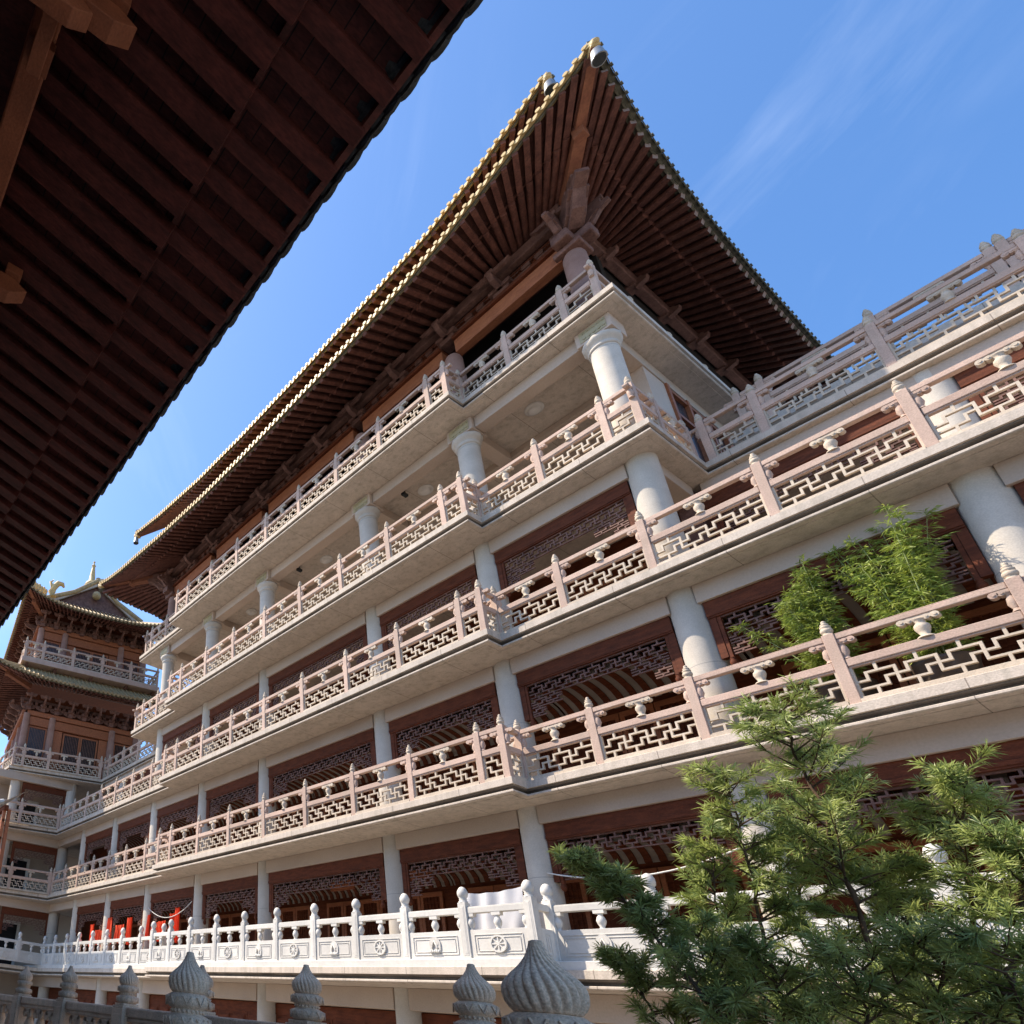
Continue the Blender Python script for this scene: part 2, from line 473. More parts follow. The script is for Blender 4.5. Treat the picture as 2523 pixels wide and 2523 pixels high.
wall(-22.0, -4.4, 16.2, 16.4, Z[4] + .001, zs - .001, 'plaster')
wall(-4.33, -4.07, 14.6, 15.5, Z[4] + .001, zs - .361, 'plaster')
wall(-22.33, -22.07, 14.6, 15.5, Z[4] + .001, zs - .361, 'plaster')
for y in (15.5, 18.3, 21.1):
    w = H(MB().box(-4.3, -4.1, y, y + 2.8, Z[4] + .001, zs - .361).build('window', M['glass']))
    f = MB()
    for yy in (y + .06, y + .95, y + 1.85, y + 2.74): f.box(-4.1, -4.02, yy - .06, yy + .06, Z[4] + .001, zs - .362)
    for zz in (zs - .5, zs - 1.3): f.box(-4.1, -4.035, y + .12, y + 2.68, zz - .05, zz + .05)
    f.build('window_frame', M['wood_o'], w)
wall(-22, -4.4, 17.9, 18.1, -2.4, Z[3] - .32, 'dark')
# raised roof terrace behind the right wing
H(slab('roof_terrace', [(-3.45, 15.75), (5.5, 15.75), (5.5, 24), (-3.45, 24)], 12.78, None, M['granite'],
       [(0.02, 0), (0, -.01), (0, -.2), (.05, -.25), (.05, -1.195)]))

# ---------------------------------------------------------------- fretwork
FRET = [('V', 0, .25, .75), ('H', .75, -.72, 0), ('V', -.72, .5, .75), ('H', .5, -1, -.72), ('H', .25, 0, .72), ('V', .72, .25, .5),
        ('H', .5, .72, 1.0), ('V', -.43, .75, 1), ('V', .43, 0, .25)]
def fret(mb, x0, x1, z0, z1, y, per, th, dp, zlow=None):
    n = max(1, round((x1 - x0) / per)); P = (x1 - x0) / n; h = z1 - z0
    for i in range(-1, n + 2):
        for k, a, b, c in FRET:
            if k == 'V':
                x = x0 + (i + a) * P
                if x < x0 + th * .4 or x > x1 - th * .4: continue
                mb.box(x - th / 2, x + th / 2, y - dp / 2, y + dp / 2, z0 + b * h - (th / 2 if b > 0 else 0), z0 + c * h + (th / 2 if c < 1 else 0))
            else:
                xa, xb = max(x0, x0 + (i + b) * P), min(x1, x0 + (i + c) * P)
                if xb - xa < th: continue
                z = z0 + a * h
                mb.box(xa, xb, y - dp * .49, y + dp * .49, z - th * .48, z + th * .48)

_cache = {}
def cached(key, fn):
    if key not in _cache: _cache[key] = fn()
    return _cache[key]

# ---------------------------------------------------------------- wooden bay frames of the galleries
def bay_frame_mesh(L, key, drop):
    mb = MB()
    mb.box(0, L, 0, .14, -.33, 0)                      # lintel
    mb.box(.0, L, -.015, .0, -.30, -.24)
    for x0, x1 in ((0, .10), (L - .10, L)): mb.box(x0, x1, .02, .12, -drop, -.33)
    for x in (.13, L - .13):
        mb.box(x - .025, x + .025, .03, .1, -drop - .02, -.33)
        mb.lathe([(.02, -.16), (.05, -.12), (.055, -.07), (.035, -.02), (.045, 0)], 10, (x, .06, -drop - .02))
    return mb.mesh('bay_frame', M['wood'], 0)
def transom_mesh(L):
    mb = MB()
    a, b = .17, L - .17
    mb.box(a - .02, b + .02, .045, .085, -.36, -.33)
    fret(mb, a, b, -.66, -.36, .065, .27, .026, .04)
    mb.box(a, b, .05, .08, -.675, -.655)
    w = min(.62, L * .22)
    for x0 in (a, b - w):
        fret(mb, x0, x0 + w, -.88, -.675, .065, .31, .026, .04)
        mb.box(x0, x0 + w, .05, .08, -.895, -.872)
    for x0 in (a, b - w * .45):
        fret(mb, x0, x0 + w * .45, -1.08, -.895, .065, .28, .026, .04)
        mb.box(x0, x0 + w * .45, .05, .08, -1.095, -1.072)
    return mb.mesh('lattice_transom', M['wood_g'])
def door_mesh(w, h):
    mb = MB()
    mb.box(0, w, 0, .05, 0, .12); mb.box(0, w, 0, .05, h * .36, h * .40); mb.box(0, w, 0, .05, h - .12, h)
    mb.box(0, .08, 0.002, .048, .12, h - .12); mb.box(w - .08, w, 0.002, .048, .12, h - .12)
    mb.box(.08, w - .08, .02, .035, .12, h * .36)
    mb.box(.16, w - .16, .01, .03, .2, h * .36 - .08)
    return mb.mesh('door', M['wood_o'])
def doorlat_mesh(w, h):
    mb = MB()
    n = 5
    for i in range(1, n): 
        x = .08 + (w - .16) * i / n
        mb.box(x - .009, x + .009, .015, .035, h * .40, h - .12)
    m_ = 8
    for i in range(1, m_):
        z = h * .40 + (h * .6 - .12) * i / m_
        mb.box(.08, w - .08, .013, .033, z - .009, z + .009)
    mb.box(.08, w - .08, .037, .045, h * .40, h - .12)
    return mb.mesh('lattice_window', M['wood'])
for k, z0, z1 in STO[1:]:
    for i in range(len(CX) - 1):
        b, a = CX[i + 1], CX[i]
        y = 13.06
        yw = 15.24
        if k == 3 and (a > -4 or b < -23): y, yw = 14.82, 16.84
        L = a - b - .50
        ztop = z1 - (.302 if y > 14 else .372)
        f = H(link('bay_frame', cached(('bf', round(L, 2)), lambda: bay_frame_mesh(L, 0, 1.12)), None, (b + .25, y, ztop)))
        link('lattice_transom', cached(('lt', round(L, 2)), lambda: transom_mesh(L)), f)
        if k < 3 or (-23 < b and a < -4):
            n = 6 if L > 3.5 else 4
            w = (L - .2) / n; hd = z1 - z0 - .9
            for j in range(n):
                d = H(link('door', cached(('d', round(w, 2), round(hd, 2)), lambda: door_mesh(w - .02, hd)), None, (b + .35 + j * w, yw, z0 + .003)))
                link('lattice_window', cached(('dl', round(w, 2), round(hd, 2)), lambda: doorlat_mesh(w - .02, hd)), d)
def vault(L):
    n = int(L / .24); xs_ = []; rib = []
    for k in range(n):
        c = (k + .5) * L / n
        xs_ += [(c - L / n / 2, .9), (c - .06, .9), (c - .06, .86), (c + .06, .86), (c + .06, .9)]; rib += [0, 1, 1, 1, 0]
    xs_.append((L, .9))
    mb = MB()
    mb.grid([[(x, .9 - r_ * math.cos(math.pi * i / 12), r_ * .467 * math.sin(math.pi * i / 12)) for x, r_ in xs_] for i in range(13)], False)
    me = mb.mesh('vaulted_ceiling', M['vault']); me.materials.append(M['wood'])
    for k, p in enumerate(me.polygons): p.material_index = rib[k % len(rib)]
    return me
for k, z0, z1 in STO[1:3]:
    for i in range(len(CX) - 1):
        b, a = CX[i + 1], CX[i]; L = a - b - .04
        v = H(link('vaulted_ceiling', cached(('vc', round(L, 2)), lambda: vault(L)), None, (b + .02, 13.42, z1 - .80)))
# ground storey timber panels
def gpanel(L):
    mb = MB()
    mb.box(0, L, 0, .1, 2.7, 2.98)
    n = 4
    for i in range(n):
        x0 = L * i / n
        mb.box(x0, x0 + L / n - .02, .02, .08, 0, 2.7)
        for z0_, z1_ in ((2.25, 2.62), (1.2, 2.15), (.1, 1.1)):
            mb.box(x0 + .08, x0 + L / n - .1, -.01, .02, z0_, z1_)
            mb.box(x0 + .12, x0 + L / n - .14, -.025, -.01, z0_ + .04, z1_ - .04)
    return mb.mesh('timber_panel', M['wood'], 0)
for i in range(len(CX) - 1):
    b, a = CX[i + 1], CX[i]
    H(link('timber_panel', cached(('gp', round(a - b, 2)), lambda: gpanel(a - b - .5)), None, (b + .25, 13.3, -2.25)))

# ---------------------------------------------------------------- balustrades
def finial_pink():
    return MB().lathe([(.055, 0), (.055, .02), (.04, .03), (.062, .045), (.068, .075), (.062, .10), (.042, .11), (.058, .125), (.058, .145), (.036, .16),
                       (.045, .172), (.045, .185), (.02, .20), (.028, .215), (.024, .235), (.004, .25)], 14)
def scroll(mb, x, z, side, y=0, w=.15):
    # one arm of the cloud-scroll bracket
    mb.box(min(x, x + side * w * .8), max(x, x + side * w * .8), y - .038, y + .038, z - .055, z)
    for q, rr in ((.45, .036), (.88, .042)):
        c = x + side * w * q
        mb.tube([(c, y - .045, z - .045), (c, y + .045, z - .045)], rr, 12)
        mb.tube([(c, y - .055, z - .045), (c, y - .04, z - .045)], rr * .45, 8)
def post_mesh(m, h=1.14, w=.125, sides=(-1, 1), zr=1.03):
    mb = MB()
    mb.box(-w / 2, w / 2, -w / 2, w / 2, 0, h)
    for s in sides:
        x = s * w / 2
        scroll(mb, x, zr - .002, s)
        mb.lathe([(.05, .71), (.03, .75), (.055, .82), (.045, .90), (.03, .93), (.06, .975)], 12, (x + s * .02, 0, 0))
    return mb.mesh('post', M[m], 0.007)
def baluster_mesh(m):
    mb = MB()
    for s in (-1, 1): scroll(mb, 0, 1.028, s, w=.17)
    mb.lathe([(.085, .70), (.08, .715), (.04, .745), (.06, .80), (.075, .85), (.07, .89), (.045, .925), (.06, .955), (.07, .975)], 16)
    return mb.mesh('baluster', M['cream'])
def rails_mesh(L, m, kind):
    mb = MB()
    if kind == 'top':
        mb.box(0, L, -.05, .05, 1.03, 1.11); mb.box(0, L, -.038, .038, 1.11, 1.13)
        return mb.mesh('handrail', M[m], 0.012)
    mb.box(0, L, -.05, .05, .58, .70); mb.box(0, L, -.036, .036, .555, .58)
    return mb.mesh('rail', M[m], 0.01)
def lattice_mesh(L, m):
    mb = MB()
    mb.box(0, L, -.07, .07, 0, .07); mb.box(0, L, -.04, .04, .07, .10)
    mb.box(0, .025, -.03, .03, .10, .555); mb.box(L - .025, L, -.03, .03, .10, .555)
    fret(mb, .025, L - .025, .10, .555, 0, .335, .03, .045)
    return mb.mesh('lattice_panel', M['cream'])

def balustrade(label, runs, z, m='pink', skip=()):
    """runs: list of polylines of post positions"""
    p0 = runs[0][0]
    th = thing('stone_balustrade', label, 'balustrade', (p0[0], p0[1], z))
    done = set((round(a, 2), round(b, 2)) for a, b in skip)
    pm = cached(('post', m), lambda: post_mesh(m)); fm = cached(('fin', m), lambda: finial_pink().mesh('finial', M['cream']))
    bmh = cached(('bal', m), lambda: baluster_mesh(m))
    for run in runs:
        for i, (x, y) in enumerate(run):
            if i < len(run) - 1: dx, dy = run[i + 1][0] - x, run[i + 1][1] - y
            ang = math.atan2(dy, dx)
            if (round(x, 2), round(y, 2)) not in done:
                done.add((round(x, 2), round(y, 2)))
                po = link('post', pm, th, (x - p0[0], y - p0[1], 0), ang)
                po.rotation_euler = (random.gauss(0, .006), random.gauss(0, .006), ang + random.gauss(0, .01))
                link('finial', fm, po, (0, 0, 1.14), random.uniform(0, 6))
            if i == len(run) - 1: break
            Lf = math.hypot(dx, dy); L = Lf - .125
            ux, uy = dx / Lf, dy / Lf
            lx, ly = x + ux * .0625 - p0[0], y + uy * .0625 - p0[1]
            q = round(L, 1) if L > .8 else round(L, 2)
            sc = (L / q, 1, 1)
            link('handrail', cached(('tr', m, q), lambda: rails_mesh(q, m, 'top')), th, (lx, ly, 0), ang, sc)
            link('rail', cached(('mr', m, q), lambda: rails_mesh(q, m, 'mid')), th, (lx, ly, 0), ang, sc)
            link('lattice_panel', cached(('lp', m, q), lambda: lattice_mesh(q, m)), th, (lx, ly, 0), ang, sc)
            if L > .8:
                link('baluster', bmh, th, (x + dx / 2 - p0[0], y + dy / 2 - p0[1], 0), ang)
    return th

YRC, YRS, YRT = YC + .14, YS + .14, YT + .14
CP = [-7.2, -7.72, -9.37, -11.03, -12.68, -14.34, -15.99, -17.65, -19.3, -20.1]
RP = [-7.16, -5.8, -4.27, -2.6, -0.95, 0.7, 2.35, 4.0]
LP = [-20.14, -21.8, -23.4, -24.9, -26.4, -27.9, -29.4, -30.85]
def facade_run(last_r=8, last_l=8):
    a = [(x, YRS) for x in reversed(RP[:last_r])]
    return a
lv = {2: 'second', 3: 'third', 4: 'fourth', 5: 'top'}
nm = {2: 'gallery just above the white rail', 3: 'gallery two storeys above the white rail'}
for k in (2, 3):
    balustrade('pink lattice balustrade across the protruding middle of the %s' % nm[k],
               [[(RP[0], YRS), (CP[0], YRS)][::-1] if False else [(CP[0], YRC)] + [(x, YRC) for x in CP[1:]], [(CP[0], YRC), (RP[0], YRS)], [(CP[-1], YRC), (LP[0], YRS)]], Z[k], skip=[(RP[0], YRS), (LP[0], YRS)])
    balustrade(('pink stone lattice balustrade in front of the bamboo, right of the jog' if k == 2 else 'pink stone lattice balustrade right of the jog, one gallery above the bamboo'),
               [[(x, YRS) for x in RP]], Z[k])
    balustrade('pale lattice balustrade left of the middle on the %s' % nm[k], [[(x, YRS) for x in LP]], Z[k])
balustrade('pink stone lattice balustrade of the deep open loggia with round columns under the top floor',
           [[(x, YRC) for x in CP], [(CP[0], YRC), (-7.16, YRS + .05)], [(CP[-1], YRC), (-20.14, YRS + .05)],
            [(-7.16, YRS + .05), (-5.71, YRS + .05), (-4.36, YRS + .05), (-3.8, YRS + .05), (-3.8, 13.4), (-3.8, YRT - .1)],
            [(-20.14, YRS + .05), (-21.9, YRS + .05), (-23.1, YRS + .05), (-23.7, YRS + .05), (-23.7, 13.4), (-23.7, YRT - .1)]], Z[4])
balustrade('topmost lattice balustrade right under the great roof eaves',
           [[(x, YRC + .05) for x in CP], [(CP[0], YRC + .05), (-7.16, 12.76)], [(CP[-1], YRC + .05), (-20.34, 12.86)],
            [(-7.16, 12.76), (-5.87, 12.76), (-4.52, 12.76), (-3.84, 12.76), (-3.84, 14.4), (-3.84, 16.1), (-3.84, 17.8), (-3.84, 19.5)],
            [(-20.34, 12.86), (-22.0, 12.86), (-23.3, 12.86), (-23.75, 12.86), (-23.75, 14.4)]], Z[5])
balustrade('weathered lattice balustrade along the front edge of the roof terrace at upper right',
           [[(x, YRT) for x in (-3.55, -2.72, -1.05, 0.62, 2.3, 3.97)]], Z[4])
balustrade('shaded lattice balustrade seen against the sky behind the terrace front rail',
           [[(x, 15.95) for x in (-3.15, -2.75, -1.09, 0.36, 0.5, 2.1, 3.7)]], 12.78)
balustrade('shaded lattice balustrade of the terrace between the left pavilion and the main hall',
           [[(x, YRT) for x in (-23.9, -25.5, -27.1, -28.7, -30.3, -30.9)]], Z[4])

# white marble balustrade of the lowest gallery
ZB = 1.66
def wpost():
    mb = MB(); w = .16
    mb.box(-w / 2, w / 2, -w / 2, w / 2, 0, 1.04)
    for s in (-1, 1):
        mb.box(-.05, .05, s * w / 2 - .004, s * w / 2 + .004, .06, .98)
        mb.box(-.03, .03, s * w / 2 - .008, s * w / 2 + .008, .09, .95)
        mb.box(s * w / 2 - .004, s * w / 2 + .004, -.05, .05, .06, .98)
    return mb.mesh('post', M['marble'], .006)
def wfin():
    mb = MB()
    mb.lathe([(.085, 0), (.085, .03), (.06, .05), (.075, .07), (.06, .085), (.085, .12), (.098, .17), (.09, .22), (.07, .27), (.045, .30), (.015, .315)], 18,
             mod=lambda t, z: 1 + (.05 * math.cos(6 * t + z * 40) if z > .09 else 0))
    return mb.mesh('finial', M['marble'])
def wpanel(L, emb):
    mb = MB()
    mb.box(0, L, -.055, .055, 0, .52)
    f = -.055
    for x0, x1, z0, z1 in ((.1, L - .1, .42, .435), (.1, L - .1, .08, .095)): mb.box(x0, x1, f - .012, f, z0, z1)
    for x in (.1, L - .1): mb.box(x - .007, x + .007, f - .0115, f, .095, .42)
    for x0, x1, z0, z1 in ((.15, L - .15, .37, .38), (.15, L - .15, .13, .14)): mb.box(x0, x1, f - .01, f, z0, z1)
    for x in (.15, L - .15): mb.box(x - .005, x + .005, f - .0095, f, .14, .37)
    return mb.mesh('panel', M['marble'], .003)
def emb_wheel():
    mb = MB(); c = (0, 0)
    n = 28
    def ring(r0, r1, y):
        for k in range(n):
            a, b = 2 * math.pi * k / n, 2 * math.pi * (k + 1) / n
            mb.add([(r0 * math.cos(a), 0, r0 * math.sin(a)), (r1 * math.cos(a), 0, r1 * math.sin(a)), (r1 * math.cos(b), 0, r1 * math.sin(b)), (r0 * math.cos(b), 0, r0 * math.sin(b)),
                    (r0 * math.cos(a), -y, r0 * math.sin(a)), (r1 * math.cos(a), -y, r1 * math.sin(a)), (r1 * math.cos(b), -y, r1 * math.sin(b)), (r0 * math.cos(b), -y, r0 * math.sin(b))],
                   [(4, 5, 6, 7), (1, 2, 6, 5), (0, 4, 7, 3)])
    ring(.125, .155, .035); ring(.02, .14, .012); ring(.0, .03, .032)
    for k in range(8):
        a = math.pi * k / 4
        mb.bar((.02 * math.cos(a), -.018, .02 * math.sin(a)), (.128 * math.cos(a), -.018, .128 * math.sin(a)), .022, .022, (0, 1, 0))
    return mb.mesh('wheel_emblem', M['marble'])
def emb_lotus():
    mb = MB()
    pts = []
    for k in range(24):
        a = math.pi * k / 23
        pts.append((.125 * math.cos(a), 0, .02 + .15 * math.sin(a)))
    pts += [(-.12, 0, -.08), (-.09, 0, -.16), (.09, 0, -.16), (.12, 0, -.08)]
    mb.prism(pts, (0, -.02, 0))
    for q in (0.75, .5):
        mb.prism([(x * q, -.02, z * q) for x, _, z in pts[:24]], (0, -.01 * (1.3 - q), 0))
    for i in range(5):
        mb.lathe([(.026, -.02), (.03, 0), (.015, .03), (.004, .04)], 8, (-.09 + i * .045, -.022, -.11))
    mb.tube([(-.06, -.03, -.05), (0, -.04, .09), (.06, -.03, -.05)], [.02, .02, .02], 8)
    return mb.mesh('lotus_emblem', M['marble'])
def wrail(L):
    mb = MB()
    mb.box(0, L, -.055, .055, .83, .94); mb.box(0, L, -.045, .045, .94, .955)
    return mb.mesh('handrail', M['marble'], .02)
def wvase():
    mb = MB()
    mb.box(-.085, .085, -.05, .05, .77, .832)
    mb.lathe([(.05, .52), (.035, .55), (.06, .60), (.072, .65), (.055, .71), (.035, .74), (.05, .775)], 16)
    return mb.mesh('baluster', M['marble'])
def white_balustrade(label, runs, z=ZB, skip=()):
    p0 = runs[0][0]
    th = thing('marble_balustrade', label, 'balustrade', (p0[0], p0[1], z))
    done = set((round(a, 2), round(b, 2)) for a, b in skip); alt = 0
    pm = cached('wp', wpost); fm = cached('wf', wfin); vm = cached('wv', wvase)
    ew = cached('ew', emb_wheel); el = cached('el', emb_lotus)
    for run in runs:
        for i, (x, y) in enumerate(run):
            if i < len(run) - 1: dx, dy = run[i + 1][0] - x, run[i + 1][1] - y
            ang = math.atan2(dy, dx)
            if (round(x, 2), round(y, 2)) not in done:
                done.add((round(x, 2), round(y, 2)))
                po = link('post', pm, th, (x - p0[0], y - p0[1], 0), ang)
                link('finial', fm, po, (0, 0, 1.04))
            if i == len(run) - 1: break
            Lf = math.hypot(dx, dy); L = Lf - .16; ux, uy = dx / Lf, dy / Lf
            lx, ly = x + ux * .08 - p0[0], y + uy * .08 - p0[1]
            q = round(L, 1) if L > .6 else round(L, 2)
            pn = link('panel', cached(('wpn', q), lambda: wpanel(q, 0)), th, (lx, ly, 0), ang, (L / q, 1, 1))
            link('handrail', cached(('wr', q), lambda: wrail(q)), th, (lx, ly, 0), ang, (L / q, 1, 1))
            if L > .6:
                alt += 1
                link('wheel_emblem' if alt % 2 == 0 else 'lotus_emblem', ew if alt % 2 == 0 else el, pn, (q / 2, -.056, .255))
                for s in (.03, L / 2, L - .03):
                    link('baluster', vm, th, (lx + ux * s, ly + uy * s, 0), ang)
    return th
WB = [-7.22, -8.5, -9.85, -11.18, -12.5, -13.85, -15.2, -16.5, -17.85, -19.0, -20.1]
mb = MB()
H(slab('marble_base', [(-33, YS + .03), (XL, YS + .03), (XL, YC + .03), (XJ, YC + .03), (XJ, YS + .03), (5.5, YS + .03), (5.5, YS + .3), (XJ - .3, YS + .3), (XJ - .3, YC + .3), (XL + .3, YC + .3), (XL + .3, YS + .3), (-33, YS + .3)],
       ZB, None, M['marble'], [(.01, 0), (0, -.01), (0, -.138)]))
def rev(r): return r[::-1]
white_balustrade('white marble balustrade with lotus and wheel reliefs across the sunlit middle of the lowest gallery',
                 [rev([(x, YC + .16) for x in WB]), [(WB[0], YC + .16), (-7.16, YS + .16)], [(WB[-1], YC + .16), (-20.14, YS + .16)]], skip=[(-7.16, YS + .16), (-20.14, YS + .16)])
white_balustrade('white marble balustrade behind the green tree at lower right', [[(x, YS + .16) for x in (-7.16, -5.55, -3.95, -2.5, -1.05, .4, 1.85, 3.3, 4.75)]])
white_balustrade('white marble balustrade half in shade in front of the hanging orange robes',
                 [rev([(x, YS + .16) for x in (-20.14, -21.7, -23.1, -24.4, -25.7, -27.0, -28.3, -29.6, -30.9)]), rev([(-30.9, YS + .16), (-30.9, 11.3), (-30.9, 10.0), (-30.9, 8.7)])])

# ---------------------------------------------------------------- top hall under the roof
ZH = Z[5]
for x in CX[2:8]:
    me = cached('hallcol', lambda: MB().lathe([(.30, 0), (.30, .1), (.27, .15), (.26, 1.5), (.245, 2.42), (.2, 2.56)], 24).mesh('hall_column', M['hallcol']))
    c = H(link('hall_column', me, None, (x, 13.25, ZH)))
for a, b in zip(CX[2:8], CX[3:8]):
    beam(b + .2, a - .2, 13.1, 13.35, 18.18, 18.66, 'wood_o', 'red_beam')
    beam(b + .2, a - .2, 13.0, 13.45, 18.66, 18.78, 'wood', 'red_beam')
    L = a - b - .5
    mbf = MB()
    def frz():
        q = MB(); q.box(0, L, .04, .08, 0, .62); q.box(0, L, -.02, .04, 0, .05); q.box(0, L, -.02, .04, .56, .62)
        r_ = random.Random(3)
        for i in range(int(L / .09)):
            x_ = .06 + i * .09
            for j in range(5):
                z_ = .09 + j * .1 + r_.uniform(-.02, .02)
                q.tube([(x_ - .04, .02, z_), (x_, .005, z_ + .04), (x_ + .04, .02, z_ + r_.uniform(-.03, .03))], .016, 5)
        return q.mesh('carved_frieze', M['wood'])
    H(link('carved_frieze', cached(('fz', round(L, 1)), frz), None, (b + .25, 13.25, 18.78)))
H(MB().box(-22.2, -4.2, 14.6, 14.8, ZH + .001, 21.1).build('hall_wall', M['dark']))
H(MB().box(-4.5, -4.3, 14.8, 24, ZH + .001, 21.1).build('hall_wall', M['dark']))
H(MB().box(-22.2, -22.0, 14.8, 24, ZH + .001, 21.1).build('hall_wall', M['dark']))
# eave purlins
H(MB().box(-22.5, -3.9, 13.0, 13.22, 19.42, 19.76).build('purlin', M['wood_g'], None, .03))
H(MB().box(-22.2, -4.3, 13.24, 14.59, 19.80, 19.86).build('ceiling', M['board']))
H(MB().box(-4.26, -4.04, 12.8, 24, 19.46, 19.80).build('purlin', M['wood_g'], None, .03))
H(MB().box(-22.36, -22.14, 12.8, 24, 19.46, 19.80).build('purlin', M['wood_g'], None, .03))
# bracket sets
def bracket():
    mb = MB()
    mb.box(-.22, .22, -.22, .22, 0, .2); mb.box(-.3, .3, -.3, .3, .2, .34)
    mb.prism([(-.75, -.07, .34), (.75, -.07, .34), (.62, -.07, .16), (.35, -.07, .1), (-.35, -.07, .1), (-.62, -.07, .16)], (0, .14, 0))
    mb.prism([(-.07, -.75, .5), (-.07, .3, .5), (-.07, .3, .2), (-.07, -.3, .2), (-.07, -.6, .3)], (.14, 0, 0))
    for x in (-.65, 0, .65): mb.box(x - .11, x + .11, -.11, .11, .34, .5)
    mb.box(-.11, .11, -.72, -.5, .5, .64)
    mb.box(-.85, .85, -.06, .06, .5, .64)
    mb.prism([(-.55, -.66, .64), (.55, -.66, .64), (.4, -.66, .5), (-.4, -.66, .5)], (0, .12, 0))
    return mb.mesh('bracket_set', M['wood_g'], .008)
brk = bracket()
xs = []
for a, b in zip(CX[2:8], CX[3:8]):
    xs.append(a); n = 3 if a - b > 4 else 2
    xs += [a + (b - a) * j / n for j in range(1, n)]
xs.append(CX[7])
for x in xs: H(link('bracket_set', brk, None, (x, 13.3, 18.86), 0, (1, .9, .92)))
stub = MB().prism([(0, -.09, 0), (.42, -.09, .12), (.5, -.09, .3), (.36, -.09, .34), (.3, -.09, .46), (0, -.09, .5)], (0, .18, 0)).box(-.3, .06, -.2, .2, .1, .42).mesh('bracket_set', M['wood_g'], .01)
for y in (14.9, 16.3, 17.9, 19.4, 21): H(link('bracket_set', stub, None, (-4.12, y, 19.34), 0, (.62, .8, .62)))

# ---------------------------------------------------------------- roofs
def roof_side(parent, e, i, ts, seam=0.60, rw=.165, fl=.145, gold='gold', limit=None, near=None, disc=.052, tile_sp=.22, top=None, drop=0.0, solo=100, mats=('rafter', 'board'), lower_round=True, rname='rafter', q_=1.0, sag_=.12):
    """One slope of an eave. e(t), i(t): outer and inner edge; ts: rafter stations."""
    rows = []
    T = [k / 120 for k in range(121)]
    bd = MB()
    for u in (0, .3, .6, .8, 1.02):
        row = []
        for t_ in T:
            p = lerp(i(t_), e(t_), u)
            p.z -= .10 * math.sin(math.pi * u) * .6
            row.append(p + Vector((0, 0, (.06 + (.11 if u > .55 else 0)) * (q_ if q_ < 1 else 1))))
        rows.append(row)
    bd.grid(rows)
    ob = bd.build('roof_boards', M[mats[1]], parent)
    ts = sorted(ts, key=lambda t_: (Vector(e(t_))).length)
    mlo, mup = MB(), MB()
    for kk, t_ in enumerate(ts):
        a, b = i(t_), e(t_)
        j = lerp(a, b, seam); j.z -= .055
        d = (b - a)
        hd = Vector((d.x, d.y, 0)).normalized()
        lo = MB() if kk < solo else mlo
        if lower_round: lo.tube([a + Vector((0, 0, -.02)), lerp(a, j, .5) - Vector((0, 0, .02)), j], [rw / 2, rw / 2, rw * .46], 10)
        else: lo.bar(a, j, rw, rw * 1.1)
        if kk < solo: lo.build(rname, M[mats[0]], parent)
        up = MB() if kk < solo else mup
        s0 = lerp(a, b, seam - .25); s0.z += .05; s1 = Vector(b); s1.z -= .0
        up.bar(s0, s1 + Vector((0, 0, .02)), fl, fl * 1.05, w2=fl * .85, h2=fl * .85)
        if kk < solo:
            o = up.build('flying_rafter', M[mats[0]], parent)
            if gold == 'bronze_shade': o.data.materials.append(M['pale_end']); o.data.polygons[1].material_index = 1
    for nm_, mm in ((rname, mlo), ('flying_rafter', mup)):
        if mm.v: mm.build(nm_, M[mats[0]], parent)['kind'] = 'stuff'
    for uu, hgt, dz in ((1.0, .10 * q_, .11 * q_), (seam, .09 * q_, .06 * q_)):
        st = MB(); hw = .025; rows = [[], [], [], []]
        for t_ in T:
            p = lerp(i(t_), e(t_), uu) + Vector((0, 0, dz)); d = Vector(e(t_)) - Vector(i(t_)); h_ = Vector((d.x, d.y, 0)).normalized() * hw
            for r_, sg, sz in zip(rows, (-1, 1, 1, -1), (-1, -1, 1, 1)): r_.append(p + h_ * sg + Vector((0, 0, sz * hgt / 2)))
        st.grid(rows + [rows[0]], False)
        st.build('eave_board' if uu == 1 else 'seam_board', M[('bronze_shade' if uu == 1 and mats[0] == 'rafter' else mats[0])], parent)
    # tile ends
    L = sum((Vector(e((k + 1) / 60)) - Vector(e(k / 60))).length for k in range(60))
    n = int(L / tile_sp)
    tl = MB()
    rows = [[], [], []]
    for t_ in T:
        p = Vector(e(t_)); d = p - Vector(i(t_)); ax = (Vector(e(min(1, t_ + .004))) - Vector(e(max(0, t_ - .004)))).normalized()
        d = d - ax * d.dot(ax); h_ = Vector((d.x, d.y, 0)).normalized()
        rows[0].append(p - h_ * .1 * q_ + Vector((0, 0, .17 * q_))); rows[1].append(p + h_ * .105 * q_ + Vector((0, 0, .15 * q_))); rows[2].append(p + h_ * .105 * q_ + Vector((0, 0, .2 * q_)))
    tl.grid(rows)
    for k in range(n):
        t0, t1 = (k + .5) / n, (k + 1) / n
        p = Vector(e(t0)); q = Vector(e(min(t0 + .002, 1))) if t0 < .99 else p + (p - Vector(e(t0 - .002)))
        ax = (q - p).normalized()
        d = (p - Vector(i(t0))); d = (d - ax * d.dot(ax)); hd = Vector((d.x, d.y, 0)).normalized()
        c = p + hd * .13 * q_ + Vector((0, 0, .19 * q_))
        tl.tube([c - hd * .32 + Vector((0, 0, .13)), c], disc * .9, 10)
        tl.tube([c - hd * .01, c + hd * .025], disc * 1.1, 12)
        # drip between tiles
        m_ = Vector(e(t1 if t1 < 1 else .999)) + hd * .11 * q_ + Vector((0, 0, .15 * q_))
        w = L / n * .46
        tl.prism([m_ - ax * w, m_ - ax * w * .6 - Vector((0, 0, .07 * q_)), m_ - Vector((0, 0, .11 * q_)), m_ + ax * w * .6 - Vector((0, 0, .07 * q_)), m_ + ax * w, m_ + Vector((0, 0, .03))], hd * .02)
